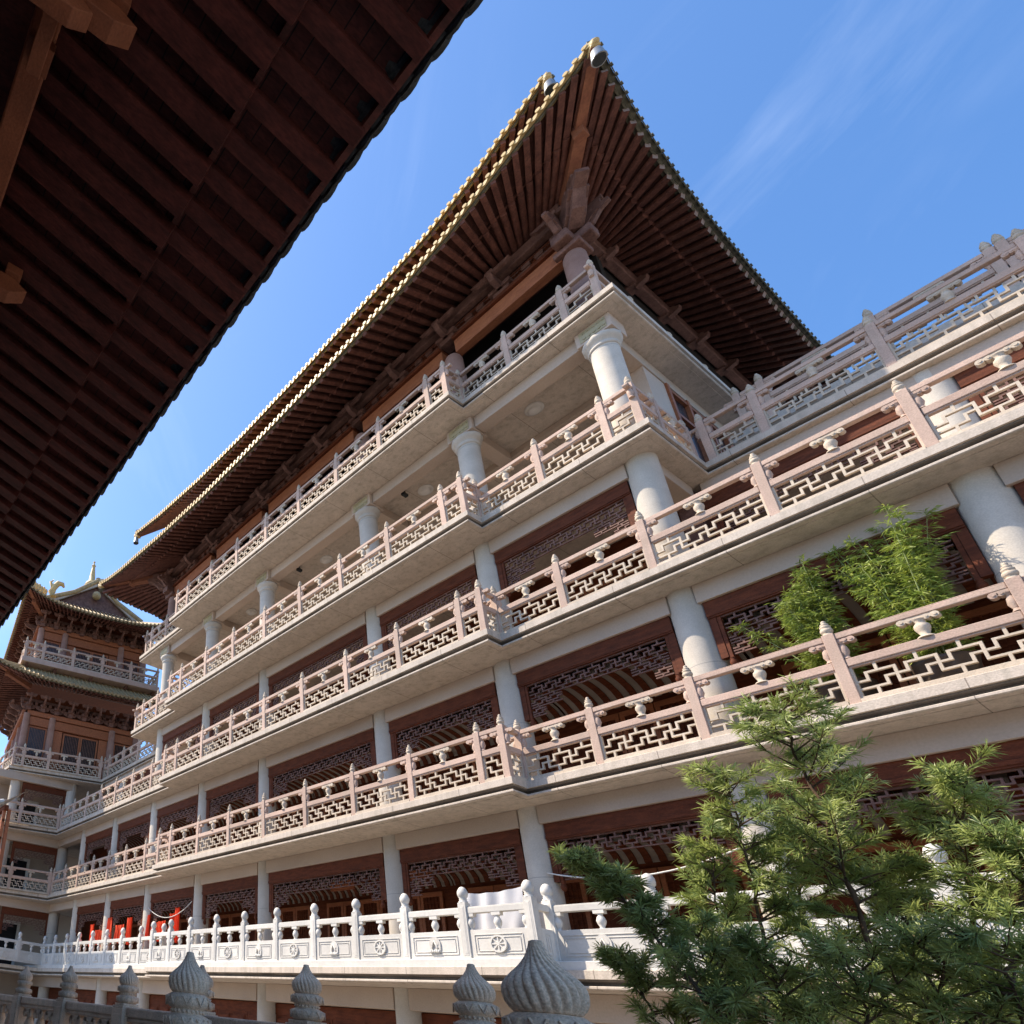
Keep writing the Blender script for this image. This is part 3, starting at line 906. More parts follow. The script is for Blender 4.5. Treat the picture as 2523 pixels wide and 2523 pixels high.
    tl.build('eave_tiles', M[gold], parent)
    # upper surface
    if top:
        sf = MB(); rws = []
        for u in (0, .25, .5, .75, 1):
            row = []
            for t_ in T:
                p = Vector(e(t_)) + Vector((0, 0, .22)); r_ = Vector(top(t_))
                v = lerp(p, r_, u); v.z -= sag_ * math.sin(math.pi * u) * (r_ - p).length / 5
                row.append(v)
            rws.append(row)
        sf.grid(rws)
        step = max(1, int(121 / max(1, n)))
        for k in range(n):
            t_ = (k + .5) / n
            pts = []
            for u in (0, .25, .5, .75, 1):
                p = Vector(e(t_)) + Vector((0, 0, .22)); r_ = Vector(top(t_))
                v = lerp(p, r_, u); v.z -= sag_ * math.sin(math.pi * u) * (r_ - p).length / 5
                pts.append(v + Vector((0, 0, .02)))
            sf.tube(pts, disc * .8, 6, False)
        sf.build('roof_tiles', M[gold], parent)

def hip_tip(parent, tip, inner, ux, sx=1, big=1.0):
    """hip rafter, upturned gold cap"""
    tip, inner = Vector(tip), Vector(inner)
    mb = MB()
    mid = lerp(inner, tip, .55); mid.z -= .12
    mb.bar(inner - Vector((0, 0, .16)), mid - Vector((0, 0, .06)), .26, .34)
    mb.bar(lerp(inner, tip, .40) - Vector((0, 0, .05)), tip - Vector((0, 0, .0)), .23, .28, w2=.19, h2=.2)
    mb.box(mid.x - .12, mid.x + .12, mid.y - .12, mid.y + .12, mid.z - .26, mid.z + .14)
    mb.build('hip_rafter', M['hipwood'], parent, .01)
    d = (tip - inner); h = Vector((d.x, d.y, 0)).normalized()
    g_ = MB()
    c = tip - h * .06
    g_.bar(c - h * .55 + Vector((0, 0, .13)), c + h * .06 + Vector((0, 0, .20)), .24, .14, w2=.2, h2=.14)
    g_.prism([c - h * .30 + Vector((0, 0, .18)), c + h * .08 + Vector((0, 0, .24)), c + h * .02 + Vector((0, 0, .36)), c - h * .16 + Vector((0, 0, .33))], Vector((-h.y, h.x, 0)) * .1)
    for k in range(6): g_.sphere(c - h * (.2 + .22 * k) + Vector((0, 0, .24)), .075, 8)
    g_.build('hip_ornament', M['bronze_shade'], parent)
    g2 = MB()
    g2.bar(c - h * .2 + Vector((0, 0, -.03)), c + h * .1 + Vector((0, 0, .02)), .23, .26, w2=.19, h2=.22)
    g2.sphere(c + h * .1 + Vector((0, 0, .02)), .1, 8)
    g2.build('beam_cap', M['gold'], parent, .02)
def bell(loc, label):
    mb = MB()
    mb.tube([(0, 0, 0), (0, 0, -.14)], .014, 6)
    mb.lathe([(.145, -.56), (.15, -.54), (.132, -.46), (.122, -.30), (.105, -.2), (.06, -.14), (.03, -.13)], 20)
    o = mb.build('wind_bell', M['metal']); o.location = loc
    MB().lathe([(.125, -.563), (.12, -.568)], 20).build('bell_mouth', M['darkmetal'], o)
    return tag(o, label, 'bell')

# lower great roof
ZF = [(-25.95, 20.3), (-24.8, 19.95), (-23.6, 19.72), (-20, 19.27), (-16.75, 19.0), (-14.2, 18.95), (-10.5, 19.02), (-7.1, 19.24), (-5.84, 19.44), (-4.66, 19.8), (-3.54, 20.17), (-2.57, 20.66), (-2.05, 20.98)]
def eF(t_):
    x = -25.95 + 23.9 * t_
    return Vector((x, 11.0, interp(ZF, x) - .15 - .3 * max(0, (x + 3.6) / 1.55)))
def fan(x, lo, hi, a, b):       # station on the eave -> station on the purlin (fans out over the corner)
    if x > hi: return hi + (b - hi) * min(1, (x - hi) / (a - hi)) ** .75
    return x
def iF(t_):
    x = -25.95 + 23.9 * t_
    if x > -7.0: xi = -7.0 + 2.9 * ((x + 7.0) / 4.95) ** .8
    elif x < -21: xi = -21 - 1.3 * ((-21 - x) / 4.95) ** .8
    else: xi = x
    return Vector((xi, 13.2, 19.98))
ZR = [(11, 20.53), (11.5, 20.32), (12.4, 19.98), (13.5, 19.6), (14.6, 19.35), (16, 19.15), (18, 19.0), (21, 18.85), (26, 18.8), (34, 19.2)]
def eR(t_):
    y = 11 + 19 * t_
    return Vector((-2.05 - .5 * (1 - math.exp(-(y - 11) / 3)), y, interp(ZR, y)))
def iR(t_):
    y = 11 + 19 * t_
    yi = y if y > 16 else 16 - 2.65 * ((16 - y) / 5) ** .8
    return Vector((-4.15, yi, 19.98))
def eL(t_):
    y = 30 - 19 * t_
    return Vector((-25.95 + .5 * (1 - math.exp(-(y - 11) / 3)), y, interp(ZR, y) - .68 * max(0, 1 - (y - 11) / 3)))
def iL(t_):
    y = 30 - 19 * t_
    yi = y if y > 16 else 16 - 2.65 * ((16 - y) / 5) ** .8
    return Vector((-22.3, yi, 19.98))
lower = H(bpy.data.objects.new('roof', None)); COL.objects.link(lower)
roof_side(lower, eF, iF, [(k + .5) / 82 for k in range(82)], top=lambda t_: Vector((min(max(eF(t_).x, -19.5), -6.4), 15.0, 23.2)), solo=64)
roof_side(lower, eR, iR, [(k + .5) / 62 for k in range(62)], top=lambda t_: Vector((-6.4, max(eR(t_).y, 15), 23.2)), solo=34, gold='bronze_shade', disc=.042)
roof_side(lower, eL, iL, [(k + .5) / 62 for k in range(62)], top=lambda t_: Vector((-19.5, max(eL(t_).y, 15), 23.2)), solo=0, gold='bronze_shade')
hip_tip(lower, eF(1) + Vector((.04, -.04, .06)), (-4.2, 13.25, 19.85), 1)
hip_tip(lower, eF(0) + Vector((-.04, -.04, .06)), (-22.2, 13.25, 19.85), -1)
bell(eF(1) + Vector((.02, -.02, .04)), 'grey bell hanging from the nearer upturned tip of the lower great roof')
# upper great roof
ZU = [(-25.0, 23.6), (-22.5, 23.05), (-19, 22.55), (-16, 22.4), (-13, 22.4), (-9, 22.5), (-7, 22.6), (-5.5, 22.95), (-4.4, 23.4), (-3.3, 24.1)]
YU = 12.29
def eU(t_):
    x = -25.0 + 21.7 * t_
    return Vector((x, YU, interp(ZU, x) - .15 - .3 * max(0, (x + 4.6) / 1.3)))
def iU(t_):
    x = -25.0 + 21.7 * t_
    if x > -8: xi = -8 + 1.8 * ((x + 8) / 4.7) ** .8
    elif x < -20: xi = -20 - .8 * ((-20 - x) / 5)
    else: xi = x
    return Vector((xi, 15.1, 23.9))
def eU2(t_):
    y = YU + 16 * t_
    return Vector((-3.3 - .4 * (1 - math.exp(-(y - YU) / 3)), y, 22.95 + .7 * math.exp(-(y - YU) / 1.6)))
def iU2(t_): 
    y = YU + 16 * t_
    return Vector((-6.1, max(y, 15.1), 24.5))
upper = H(bpy.data.objects.new('roof', None)); COL.objects.link(upper)
roof_side(upper, eU, iU, [(k + .5) / 76 for k in range(76)], top=lambda t_: Vector((min(max(eU(t_).x, -19), -7), 18.0, 27.5)))
roof_side(upper, eU2, iU2, [(k + .5) / 24 for k in range(24)], top=lambda t_: Vector((-7, max(eU2(t_).y, 18), 27.5)), gold='bronze_shade')
hip_tip(upper, eU(1) + Vector((.03, -.03, .05)), (-6.2, 15.1, 24.4), 1)
hip_tip(upper, eU(0) + Vector((-.03, -.03, .05)), (-21.0, 15.1, 24.4), -1)
bell(eU(1) + Vector((.02, -.02, .04)), 'grey bell hanging from the right tip of the upper great roof')
bell(eU(0) + Vector((.0, 0, .12)), 'small bell hanging from the far left tip of the upper great roof')
H(MB().box(-19.8, -6.2, 15.0, 24, 21.2, 24.6).build('hall_wall', M['wood']))

# carved corner arm at the right hall corner
def corner_arm():
    mb = MB()
    pts = [(0, 0), (.35, -.05), (.7, .1), (.95, .38), (1.22, .48), (1.2, .62), (1.0, .66), (1.02, .8), (.8, .86), (.62, .74), (.4, .72), (.2, .5), (0, .42)]
    mb.prism([(x, -.07, z) for x, z in pts], (0, .14, 0))
    mb.prism([(x * .72 + .05, -.11, z * .72 + .06) for x, z in pts], (0, .22, 0))
    return mb.mesh('bracket_arm', M['wood_g'], .01)
ca = corner_arm()
for x, sx, a in ((-4.2, 1, -45), (-22.2, -1, -135)):
    H(link('bracket_arm', ca, None, (x, 13.25, 18.72), R(a), (1.1, 2.0, 1.15)))
    H(link('bracket_arm', ca, None, (x, 13.25, 18.62), R(-90), (.8, .8, .8)))
    H(link('bracket_arm', ca, None, (x, 13.25, 18.62), R(0 if sx > 0 else 180), (.8, .8, .8)))
    H(MB().box(x - .31, x + .31, 12.94, 13.56, 18.2, 18.36).build('bracket_block', M['wood_g'], None, .03))
    for dx_, dy_ in ((.34 * sx, 0), (0, -.34)): H(MB().prism([(x + dx_ - .2, 13.25 + dy_ - .2, 18.36), (x + dx_ + .2, 13.25 + dy_ - .2, 18.36), (x + dx_ + .2, 13.25 + dy_ + .2, 18.36), (x + dx_ - .2, 13.25 + dy_ + .2, 18.36)], (0, 0, .28)).build('bracket_block', M['wood_g'], None, .04))

# ---------------------------------------------------------------- left pavilion
PV = (-31.9, 13.5, Z[4])
pav = thing('pavilion', 'brown timber pavilion with two gold tiled roofs and a balcony at far left', 'pavilion', PV, -0.197)
def PB(mb, name, m, parent=None, bevel=0.0): return mb.build(name, M[m], parent or pav, bevel)
PC = [-3.3, -1.8, 1.8, 3.3]
def pstorey(z0, h, x=0.0, big=True):
    cm = cached(('pc', h), lambda: MB().lathe([(.25, 0), (.25, .08), (.21, .12), (.205, h * .6), (.19, h)], 18).mesh('column', M['hallcol']))
    for y in PC: link('column', cm, pav, (x + .05, y, z0))
    for xx in (-2.2, -4.4): link('column', cm, pav, (xx, -3.3, z0))
    PB(MB().box(x - .3, x - .12, -3.3, 3.3, z0, z0 + h + .1), 'wall', 'wood')
    PB(MB().box(-7, x - .15, -3.42, -3.3, z0, z0 + h + .1), 'wall', 'wood')
    PB(MB().box(x - .12, x + .14, -3.3, 3.3, z0 + h - .06, z0 + h + .22), 'beam', 'wood_o', None, .01)
    PB(MB().box(x - .1, x + .08, -3.1, 3.1, z0 + h - .62, z0 + h - .12), 'lintel', 'wood_o')
    PB(MB().box(-7, x, -3.6, -3.42, z0 + h - .06, z0 + h + .22), 'beam', 'wood_o')
    def window(y0, y1, a, b, m='wood_o'):
        w = PB(MB().box(x - .11, x - .06, y0, y1, a, b), 'window', 'glass')
        f = MB(); n = max(4, int((y1 - y0) / .09))
        for i in range(1, n): 
            yy = y0 + (y1 - y0) * i / n
            f.box(x - .06, x - .035, yy - .016, yy + .016, a, b)
        f.build('lattice_window', M['wood_g'], w)
        f2 = MB()
        f2.box(x - .09, x - .01, y0 - .09, y0, a - .09, b + .09); f2.box(x - .09, x - .01, y1, y1 + .09, a - .09, b + .09)
        f2.box(x - .09, x - .012, y0, y1, a - .09, a); f2.box(x - .09, x - .012, y0, y1, b, b + .09)
        f2.build('window_frame', M[m], w)
    window(-3.0, -2.1, z0 + .75, z0 + h - .75); window(2.1, 3.0, z0 + .75, z0 + h - .75)
    for y0, y1 in ((-.95, -.1), (.1, .95)): window(y0, y1, z0 + .5, z0 + h - .8)
    for y in (-1.35, 1.35):
        PB(MB().box(x - .1, x - .02, y - .25, y + .25, z0 + .1, z0 + h - .65), 'timber_panel', 'wood_o', None, .01)
pstorey(0, 3.3)
def pbrackets(z, x=0.0, s=1.0):
    for k in range(9): link('bracket_set', brk, pav, (x, -3.3 + k * .825, z), R(90), (.6 * s, s * 1.3, s * 1.2))
    for k in range(6): link('bracket_set', brk, pav, (-.85 - k * .85, -3.4, z), 0, (.6 * s, s * 1.3, s * 1.2))
    PB(MB().box(x - .3, x - .1, -3.4, 3.4, z, z + 1.2), 'wall', 'wood')
    PB(MB().box(-7, x, -3.45, -3.3, z, z + 1.2), 'wall', 'wood')
pbrackets(3.5)
def proof(zm, zt, half, ov, ztop_in, inx, name):
    r = bpy.data.objects.new(name, None); COL.objects.link(r); r.parent = pav
    def zz(u): return zm + (zt - zm) * max(0, abs(u)) ** 3.2
    def e1(t_):
        y = -half + 2 * half * t_
        return Vector((ov - .12 * (1 - abs(2 * t_ - 1) ** 2), y, zz(2 * t_ - 1)))
    def i1(t_):
        y = -half + 2 * half * t_
        return Vector((inx, max(-3.4, min(3.4, y * .8)), ztop_in))
    def e2(t_):
        x = ov - 9 * (1 - t_)
        return Vector((x, -half, zm + (zt - zm) * max(0, t_) ** 5))
    def i2(t_):
        x = ov - 9 * (1 - t_)
        return Vector((min(x, inx), -3.4, ztop_in))
    return r, e1, i1, e2, i2
lr, e1, i1, e2, i2 = proof(4.5, 5.15, 6.1, 2.2, 5.25, 0.1, 'roof')
roof_side(lr, e1, i1, [(k + .5) / 44 for k in range(44)], rw=.1, fl=.08, top=lambda t_: Vector((.35, max(-4, min(4, e1(t_).y)), 6.1)), tile_sp=.25, gold='golddull')
roof_side(lr, e2, i2, [(k + .5) / 34 for k in range(34)], solo=20, rw=.1, fl=.08, top=lambda t_: Vector((min(e2(t_).x, .3), -3.8, 6.1)), tile_sp=.25, gold='golddull')
hip_tip(lr, e1(0) + Vector((.05, -.05, .05)), (0, -3.4, 5.2), 1)
# balcony
PB(MB().box(-7, .98, -4.25, 4.2, 6.12, 6.42), 'balcony_slab', 'pink', None, .02)
PB(MB().box(-7, .3, -3.5, 3.5, 5.3, 6.12), 'wall', 'wood')
for y in (-3.9, -2.2, 0, 2.2, 3.9): PB(MB().prism([(.0, y - .09, 6.12), (.85, y - .09, 6.12), (.6, y - .09, 5.95), (.3, y - .09, 5.7), (.0, y - .09, 5.6)], (0, .18, 0)), 'balcony_bracket', 'wood_g')
pm = cached(('post', 'pink'), None)
def prun(label, pts, z):
    # posts given in pavilion coordinates
    Mx = Matrix.Translation(PV) @ Matrix.Rotation(-0.197, 4, 'Z')
    w = [Mx @ Vector((x, y, z)) for x, y in pts]
    return w
w = prun('', [(-2.6, -4.1), (-.8, -4.1), (.85, -4.1), (.85, -3.05), (.85, -1.25), (.85, .55), (.85, 2.35), (.85, 4.05), (-.8, 4.05)], 6.42)
balustrade('pinkish lattice balustrade of the high balcony on the left pavilion', [[(p.x, p.y) for p in w]], w[0].z)
balustrade('pinkish lattice balustrade in front of the tall vertical-bar windows of the left pavilion',
           [[(-30.88, YT - .1), (-31.25, 13.3), (-31.75, 11.7), (-32.15, 10.35), (-32.32, 9.85), (-33.9, 9.85), (-35.5, 9.85)]], Z[4])
pstorey_z = 6.45
pstorey(pstorey_z, 2.55)
pbrackets(9.1)
ur, e1u, i1u, e2u, i2u = proof(9.5, 10.35, 4.75, 2.1, 10.25, 0.1, 'roof')
roof_side(ur, e1u, i1u, [(k + .5) / 36 for k in range(36)], rw=.1, fl=.08, top=lambda t_: Vector((-.9, max(-3.2, min(3.2, e1u(t_).y)), 11.9)), tile_sp=.25, gold='golddull')
roof_side(ur, e2u, i2u, [(k + .5) / 34 for k in range(34)], solo=20, rw=.1, fl=.08, top=lambda t_: Vector((min(e2u(t_).x, -.9), -3.2, 11.9)), tile_sp=.25, gold='golddull')
hip_tip(ur, e1u(0) + Vector((.05, -.05, .05)), (0, -3.4, 10.2), 1)
hip_tip(ur, e1u(1) + Vector((.05, .05, .05)), (0, 3.4, 10.2), 1)
gb = MB()
gb.prism([(-1.3, -2.9, 11.8), (-1.3, 2.9, 11.8), (-1.3, 0, 14.0)], (-.1, 0, 0))
gb.build('gable', M['wood_g'], ur)
gv = MB()
for s in (-1, 1):
    gv.bar((-1.1, s * 3.2, 11.75), (-1.1, 0, 14.1), .12, .3)
gv.build('gable_board', M['granite'], ur)
gr_ = MB()
for s in (-1, 1):
    gr_.tube([(-1.05, s * 3.3, 12.0), (-1.05, s * 1.5, 13.0), (-1.05, 0, 14.35)], .16, 8)
    gr_.add([(-1.2, 0, 14.2), (-9, 0, 14.2), (-9, s * 3.2, 11.9), (-1.2, s * 3.2, 11.9)], [(0, 1, 2, 3)])
    for k in range(28): gr_.tube([(-1.2 - k * .28, 0, 14.22), (-1.2 - k * .28, s * 3.2, 11.93)], .06, 6, False)
gr_.tube([(-1.0, 0, 14.4), (-9, 0, 14.4)], .2, 10)
gr_.lathe([(.24, -.0), (.24, .1)], 12, (-1.0, 0, 13.2))
gr_.sphere((-.98, 0, 13.1), .3, 12)
gr_.build('ridge', M['golddull'], ur)
spire = MB().lathe([(.5, 0), (.5, .25), (.36, .35), (.42, .5), (.42, .7), (.28, .8), (.5, 1.0), (.42, 1.2), (.24, 1.35), (.2, 1.9), (.13, 2.5), (.1, 2.7), (.16, 2.75), (.1, 2.85), (.03, 3.0), (.09, 3.08), (.02, 3.2)], 16)
sp = spire.build('spire', M['gold'], ur); sp.location = (-3.4, 0, 14.5)
be = MB()
be.tube([(0, 0, 0), (.05, .1, .35), (.0, .0, .7), (-.05, -.2, .95), (-.05, -.45, .95), (0, -.55, .8)], [.2, .22, .2, .17, .13, .06], 10)
be.tube([(0, .1, .6), (0, .25, .95), (0, .1, 1.15)], [.12, .08, .03], 8)
bo = be.build('ridge_beast', M['gold'], ur); bo.location = (.3, -3.0, 11.3); bo.rotation_euler = (0, 0, R(180)); bo.scale = (1.1, 1.1, 1.1)
bz = MB()
for k in range(7):
    t_ = .15 + k * .12
    p = lerp(e1u(0), (-.9, -3.2, 11.9), t_)
    bz.sphere((p.x, p.y, p.z + .42 + .06 * (k % 2)), .13, 8, 1.5)
    bz.tube([(p.x, p.y, p.z + .2), (p.x, p.y, p.z + .5)], .1, 6)
for k in range(6): bz.sphere((-4.4 - k * .45, 0, 14.75 + .08 * (k % 2)), .2, 8, 1.4)
bz.build('ridge_figures', M['gold'], ur)
PB(MB().box(-8, -.3, -3.2, 3.2, 9, 11.5), 'wall', 'wood')

# columns, beams and rear wall of the wing under the pavilion
wing = [(2, Z[2], Z[3] - .318), (3, Z[3], Z[4] - .318), (1, Z[1], Z[2] - .318), (0, -2.4, 1.2)]
for k, z0, z1 in wing:
    for y in (10.35, 13.42, 7.2):
        if k != 3 and y > 13: xx = -32.0
        else: xx = -32.35 - .2 * (13.4 - y) + .25
        H(link('column', cached(('cm', round(z1 - z0, 2)), lambda: col_mesh(z1 - z0, .29)), None, (xx, y if k == 3 else y - .05, z0)))
    if k == 0: continue
    lo = z1 - .42
    mb = MB()
    mb.bar((-32.9, 7.2, (lo + z1) / 2), (-31.95, 13.4, (lo + z1) / 2), .3, z1 - lo - .004)
    H(mb.build('beam', M['plaster']))
    f = H(link('bay_frame', cached(('bfp',), lambda: bay_frame_mesh(2.5, 0, 1.12)), None, (-32.42, 10.68, lo - .002), math.atan2(2.74, .42)))
    link('lattice_transom', cached(('ltp',), lambda: transom_mesh(2.5)), f)
    H(MB().box(-35.2, -35, 4, 18, z0 + .001, z1 - .001).build('wall', M['plaster']))
    d = H(MB().box(-34.98, -34.9, 10.9, 12.5, z0 + .001, z0 + 2.2).build('door', M['glass']))
    MB().box(-34.99, -34.84, 10.75, 10.9, z0 + .002, z0 + 2.35).box(-34.99, -34.84, 12.5, 12.65, z0 + .002, z0 + 2.35).box(-34.99, -34.85, 10.9, 12.5, z0 + 2.2, z0 + 2.35).build('door_frame', M['whitep'], d)
    if k > 1:
        balustrade('pinkish lattice balustrade of the left wing, %s' % ('two galleries below the pavilion windows' if k == 2 else 'one gallery below the pavilion windows'),
                   [[(-31.0, YS + .02), (-31.5, 10.5), (-31.95, 8.6), (-32.4, 6.7)]], z0)

# small tiled roof of the covered gate at the left picture edge
gate = thing('gate_roof', 'small pale tiled roof of a wooden gate at the left picture edge', 'gate', (-27, 8.5, Z[3] - .4))
gm = MB()
for k in range(12):
    x = -31.1 + k * .31
    gm.tube([(x, 8.1, 8.02), (x, 8.35, 8.12)], .125, 12)
    gm.tube([(x, 8.08, 8.01), (x, 8.1, 8.02)], .14, 12)
gm.add([(-31.3, 8.15, 7.96), (-27.5, 8.15, 7.96), (-27.5, 9.3, 8.8), (-31.3, 9.3, 8.8)], [(0, 1, 2, 3)])
def G(o): o.parent = gate; o.matrix_parent_inverse = Matrix.Translation(gate.location).inverted(); return o
G(gm.build('roof_tiles', M['paletile']))
G(MB().box(-31.3, -27.4, 8.35, 8.55, 7.7, 7.92).build('beam', M['wood'], None, .01))
gs = MB(); gs.box(-31.2, -27.6, 8.4, 8.5, 6.4, 6.5); gs.box(-31.2, -27.6, 8.4, 8.5, 7.2, 7.3); gs.box(-27.75, -27.6, 8.38, 8.52, 5.0, 7.7)
fret(gs, -31.1, -27.75, 6.5, 7.2, 8.45, .4, .05, .05)
G(gs.build('screen', M['wood_o']))
G(MB().box(-27.75, -27.6, 8.6, 8.75, 4.96, 7.8).build('post', M['wood_o']))

# ---------------------------------------------------------------- near hall: eave overhead
near = thing('timber_hall', 'dark red timber eave of the near hall overhanging the top left', 'hall', (-4, -1, -1.15))
def NH(o):
    o.parent = near; o.matrix_parent_inverse = Matrix.Translation(near.location).inverted(); return o
nr = NH(bpy.data.objects.new('eave', None)); COL.objects.link(nr)
def eN(t_):
    x = -20 + 22 * t_
    b = max(0, x + 2.0)
    return Vector((x, 2.05 + .02 * b * b, 5.37 + .03 * b ** 2 - .10 * (x < -3) * min(1, (-x - 3) / 4) * -.4))
def iN(t_):
    x = -20 + 22 * t_
    return Vector((x, .05, 5.93))
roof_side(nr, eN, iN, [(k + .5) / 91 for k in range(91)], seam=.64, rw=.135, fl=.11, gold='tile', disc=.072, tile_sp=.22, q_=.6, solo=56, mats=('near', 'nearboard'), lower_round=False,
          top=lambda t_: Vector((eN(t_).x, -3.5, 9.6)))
NH(MB().box(-20, 2, -.08, .10, 5.62, 5.80).build('purlin', M['near_lit'], None, .015))
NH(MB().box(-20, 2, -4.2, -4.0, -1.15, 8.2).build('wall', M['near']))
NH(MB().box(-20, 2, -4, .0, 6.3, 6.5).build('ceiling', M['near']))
def nbr():
    mb = MB()
    mb.prism([(-.06, -.9, -.1), (-.06, .35, -.1), (-.06, .5, .02), (-.06, .36, .1), (-.06, -.9, .1)], (.12, 0, 0))
    mb.prism([(-.05, -.9, -.28), (-.05, .1, -.28), (-.05, .22, -.18), (-.05, .14, -.1), (-.05, -.9, -.1)], (.1, 0, 0))
    mb.box(-.14, .14, -.14, .14, -.02, .12)
    mb.box(-.42, .42, -.05, .05, -.12, 0.02)
    for x in (-.38, .38): mb.box(x - .08, x + .08, -.09, .09, .02, .12)
    mb.box(-.1, .1, .28, .42, .1, .2)
    return mb.mesh('bracket_set', M['near_lit'], .006)
nb = nbr()
for x in (-.0, -1.87, -3.76, -5.65, -7.5, -9.4): NH(link('bracket_set', nb, None, (x, .02, 5.5)))
for x in (-8.5, -4.7, -.9): NH(MB().lathe([(.2, 0), (.2, 7.0)], 18, (x, -.9, -1.15)).build('column', M['near']))

# ---------------------------------------------------------------- near balustrades with onion finials
def onion():
    mb = MB()
    r, h = .098, .192
    prof = [(.74, 0), (.80, .02), (.90, .08), (.965, .15), (.995, .22), (1.0, .29), (.985, .35), (.935, .41), (.85, .47), (.735, .53), (.61, .59), (.50, .65), (.41, .71), (.335, .77), (.275, .83), (.23, .89), (.20, .94), (.18, .985), (.11, 1.0)]
    fine = []
    for (a, z0), (b, z1) in zip(prof, prof[1:]):
        for k in range(3): fine.append((a + (b - a) * k / 3, z0 + (z1 - z0) * k / 3))
    fine.append(prof[-1])
    def fl(t, z):
        u = z / h
        w = abs(math.sin(11 * (t + .25 * u + .75 * u ** 3)))
        return 1 + .11 * (w ** .7 - .75) * min(1, (1.02 - u) * 3.5) * min(1, u * 8 + .15)
    mb.lathe([(a * r, z * h) for a, z in fine], 264, (0, 0, 0), fl)
    return mb.mesh('finial', M['grey'])
def collar():
    mb = MB()
    pet = lambda t, z: 1 + .05 * abs(math.cos(7 * t)) * (1 if -.06 < z < -.015 or z < -.095 else 0)
    mb.lathe([(.06, -.17), (.085, -.165), (.106, -.145), (.110, -.125), (.102, -.105), (.085, -.095), (.076, -.09), (.076, -.068), (.088, -.063), (.098, -.05), (.102, -.03), (.102, -.012), (.092, -.008), (.082, 0)], 56, (0, 0, 0), pet)
    for k in range(22):
        a = 2 * math.pi * k / 22
        mb.sphere((.078 * math.cos(a), .078 * math.sin(a), -.079), .009, 6)
    for k in range(10):
        a = 2 * math.pi * k / 10
        c, s_ = math.cos(a), math.sin(a)
        for rr, zz_, sz in ((.104, -.036, .02), (.110, -.13, .022)):
            mb.tube([((rr) * c - s_ * sz, (rr) * s_ + c * sz, zz_ + sz), ((rr + .004) * c, (rr + .004) * s_, zz_ - sz), (rr * c + s_ * sz, rr * s_ - c * sz, zz_ + sz)], .0045, 5)
    return mb.mesh('lotus_collar', M['grey'])
def nbase():
    mb = MB()
    mb.box(-.105, .105, -.105, .105, -.215, -.19); mb.box(-.09, .09, -.09, .09, -.19, -.168)
    mb.box(-.11, .11, -.11, .11, -1.3, -.215)
    for s in (-1, 1):
        mb.box(-.075, .075, s * .11 - .006, s * .11 + .006, -1.2, -.27)
        mb.box(s * .11 - .006, s * .11 + .006, -.075, .075, -1.2, -.27)
    return mb.mesh('post', M['grey'], .005)
on, co, nb_ = onion(), collar(), nbase()
def nrail(L):
    mb = MB()
    mb.box(0, L, -.075, .075, -.29, -.20); mb.box(0, L, -.06, .06, -.33, -.29)
    mb.box(0, L, -.05, .05, -1.3, -.82)
    return mb.mesh('handrail', M['grey'], .015)
def ncloud():
    mb = MB()
    mb.box(-.11, .11, -.05, .05, -.38, -.332)
    for x in (-.1, .1): mb.tube([(x, -.05, -.39), (x, .05, -.39)], .05, 12)
    mb.lathe([(.06, -.82), (.035, -.75), (.075, -.62), (.07, -.52), (.04, -.44), (.06, -.38)], 16)
    return mb.mesh('baluster', M['grey'])
nc = ncloud()
def near_balustrade(label, xs_, y, ztop):
    th = thing('stone_balustrade', label, 'balustrade', (xs_[0], y, ztop - .192 - 1.3))
    z = 1.3
    for i, x in enumerate(xs_):
        p = link('post', nb_, th, (x - xs_[0], 0, z))
        c = link('lotus_collar', co, p)
        link('finial', on, p, None, random.uniform(0, 6))
        if i:
            a, b = xs_[i - 1], x
            L = abs(b - a) - .23
            link('handrail', cached(('nr', round(L, 2)), lambda: nrail(L)), th, (min(a, b) + .115 - xs_[0], 0, z))
            for k in (.25, .5, .75): link('baluster', nc, th, (a + (b - a) * k - xs_[0], 0, z))
    return th
near_balustrade('grey stone balustrade nearest the viewer with two big onion finials', [1.12, -.595 * 1.95, -1.465 * 1.95], 1.95, .315)
near_balustrade('grey stone balustrade with a row of smaller onion finials along the terrace edge', [2.0, .35, -.70 * 3.5, -1.055 * 3.5, -1.41 * 3.5, -1.77 * 3.5, -2.18 * 3.5, -2.6 * 3.5, -3.02 * 3.5, -3.45 * 3.5], 3.5, .455)

# ---------------------------------------------------------------- loggia ceiling lamps, cameras
lm = MB().lathe([(.22, 0), (.22, -.03), (.19, -.05), (.16, -.05), (.15, -.09), (.11, -.12), (.03, -.125)], 24).mesh('ceiling_lamp', M['whitep'])
for x, y, lab in ((-6.16, 14.05, 'round ceiling lamp in the loggia bay nearest the right corner column'), (-9.5, 14.2, 'round ceiling lamp in the second loggia bay from the right corner column'),
                  (-13.53, 14.2, 'round ceiling lamp in the wide middle bay of the loggia'), (-17.6, 14.2, 'round ceiling lamp in the loggia bay left of the wide middle bay')):
    tag(link('ceiling_lamp', lm, None, (x, y, zs - .004)), lab, 'lamp', 'round lamps on the loggia ceiling')
cm_ = MB().tube([(0, 0, 0), (0, 0, -.12)], .015, 6).box(-.05, .05, -.12, .08, -.2, -.12)
cme = cm_.mesh('security_camera', M['darkmetal'])
for x, y, lab in ((-9.87, 13.75, 'small dark security camera on the loggia ceiling beside the second lamp from the right'), (-14.37, 13.75, 'small dark security camera on the loggia ceiling left of the middle lamp'), (-7.9, 13.7, 'small dark security camera on the loggia ceiling near the second column from the right')):
    tag(link('security_camera', cme, None, (x, y, zs - .003)), lab, 'security camera', 'cameras on the loggia ceiling')

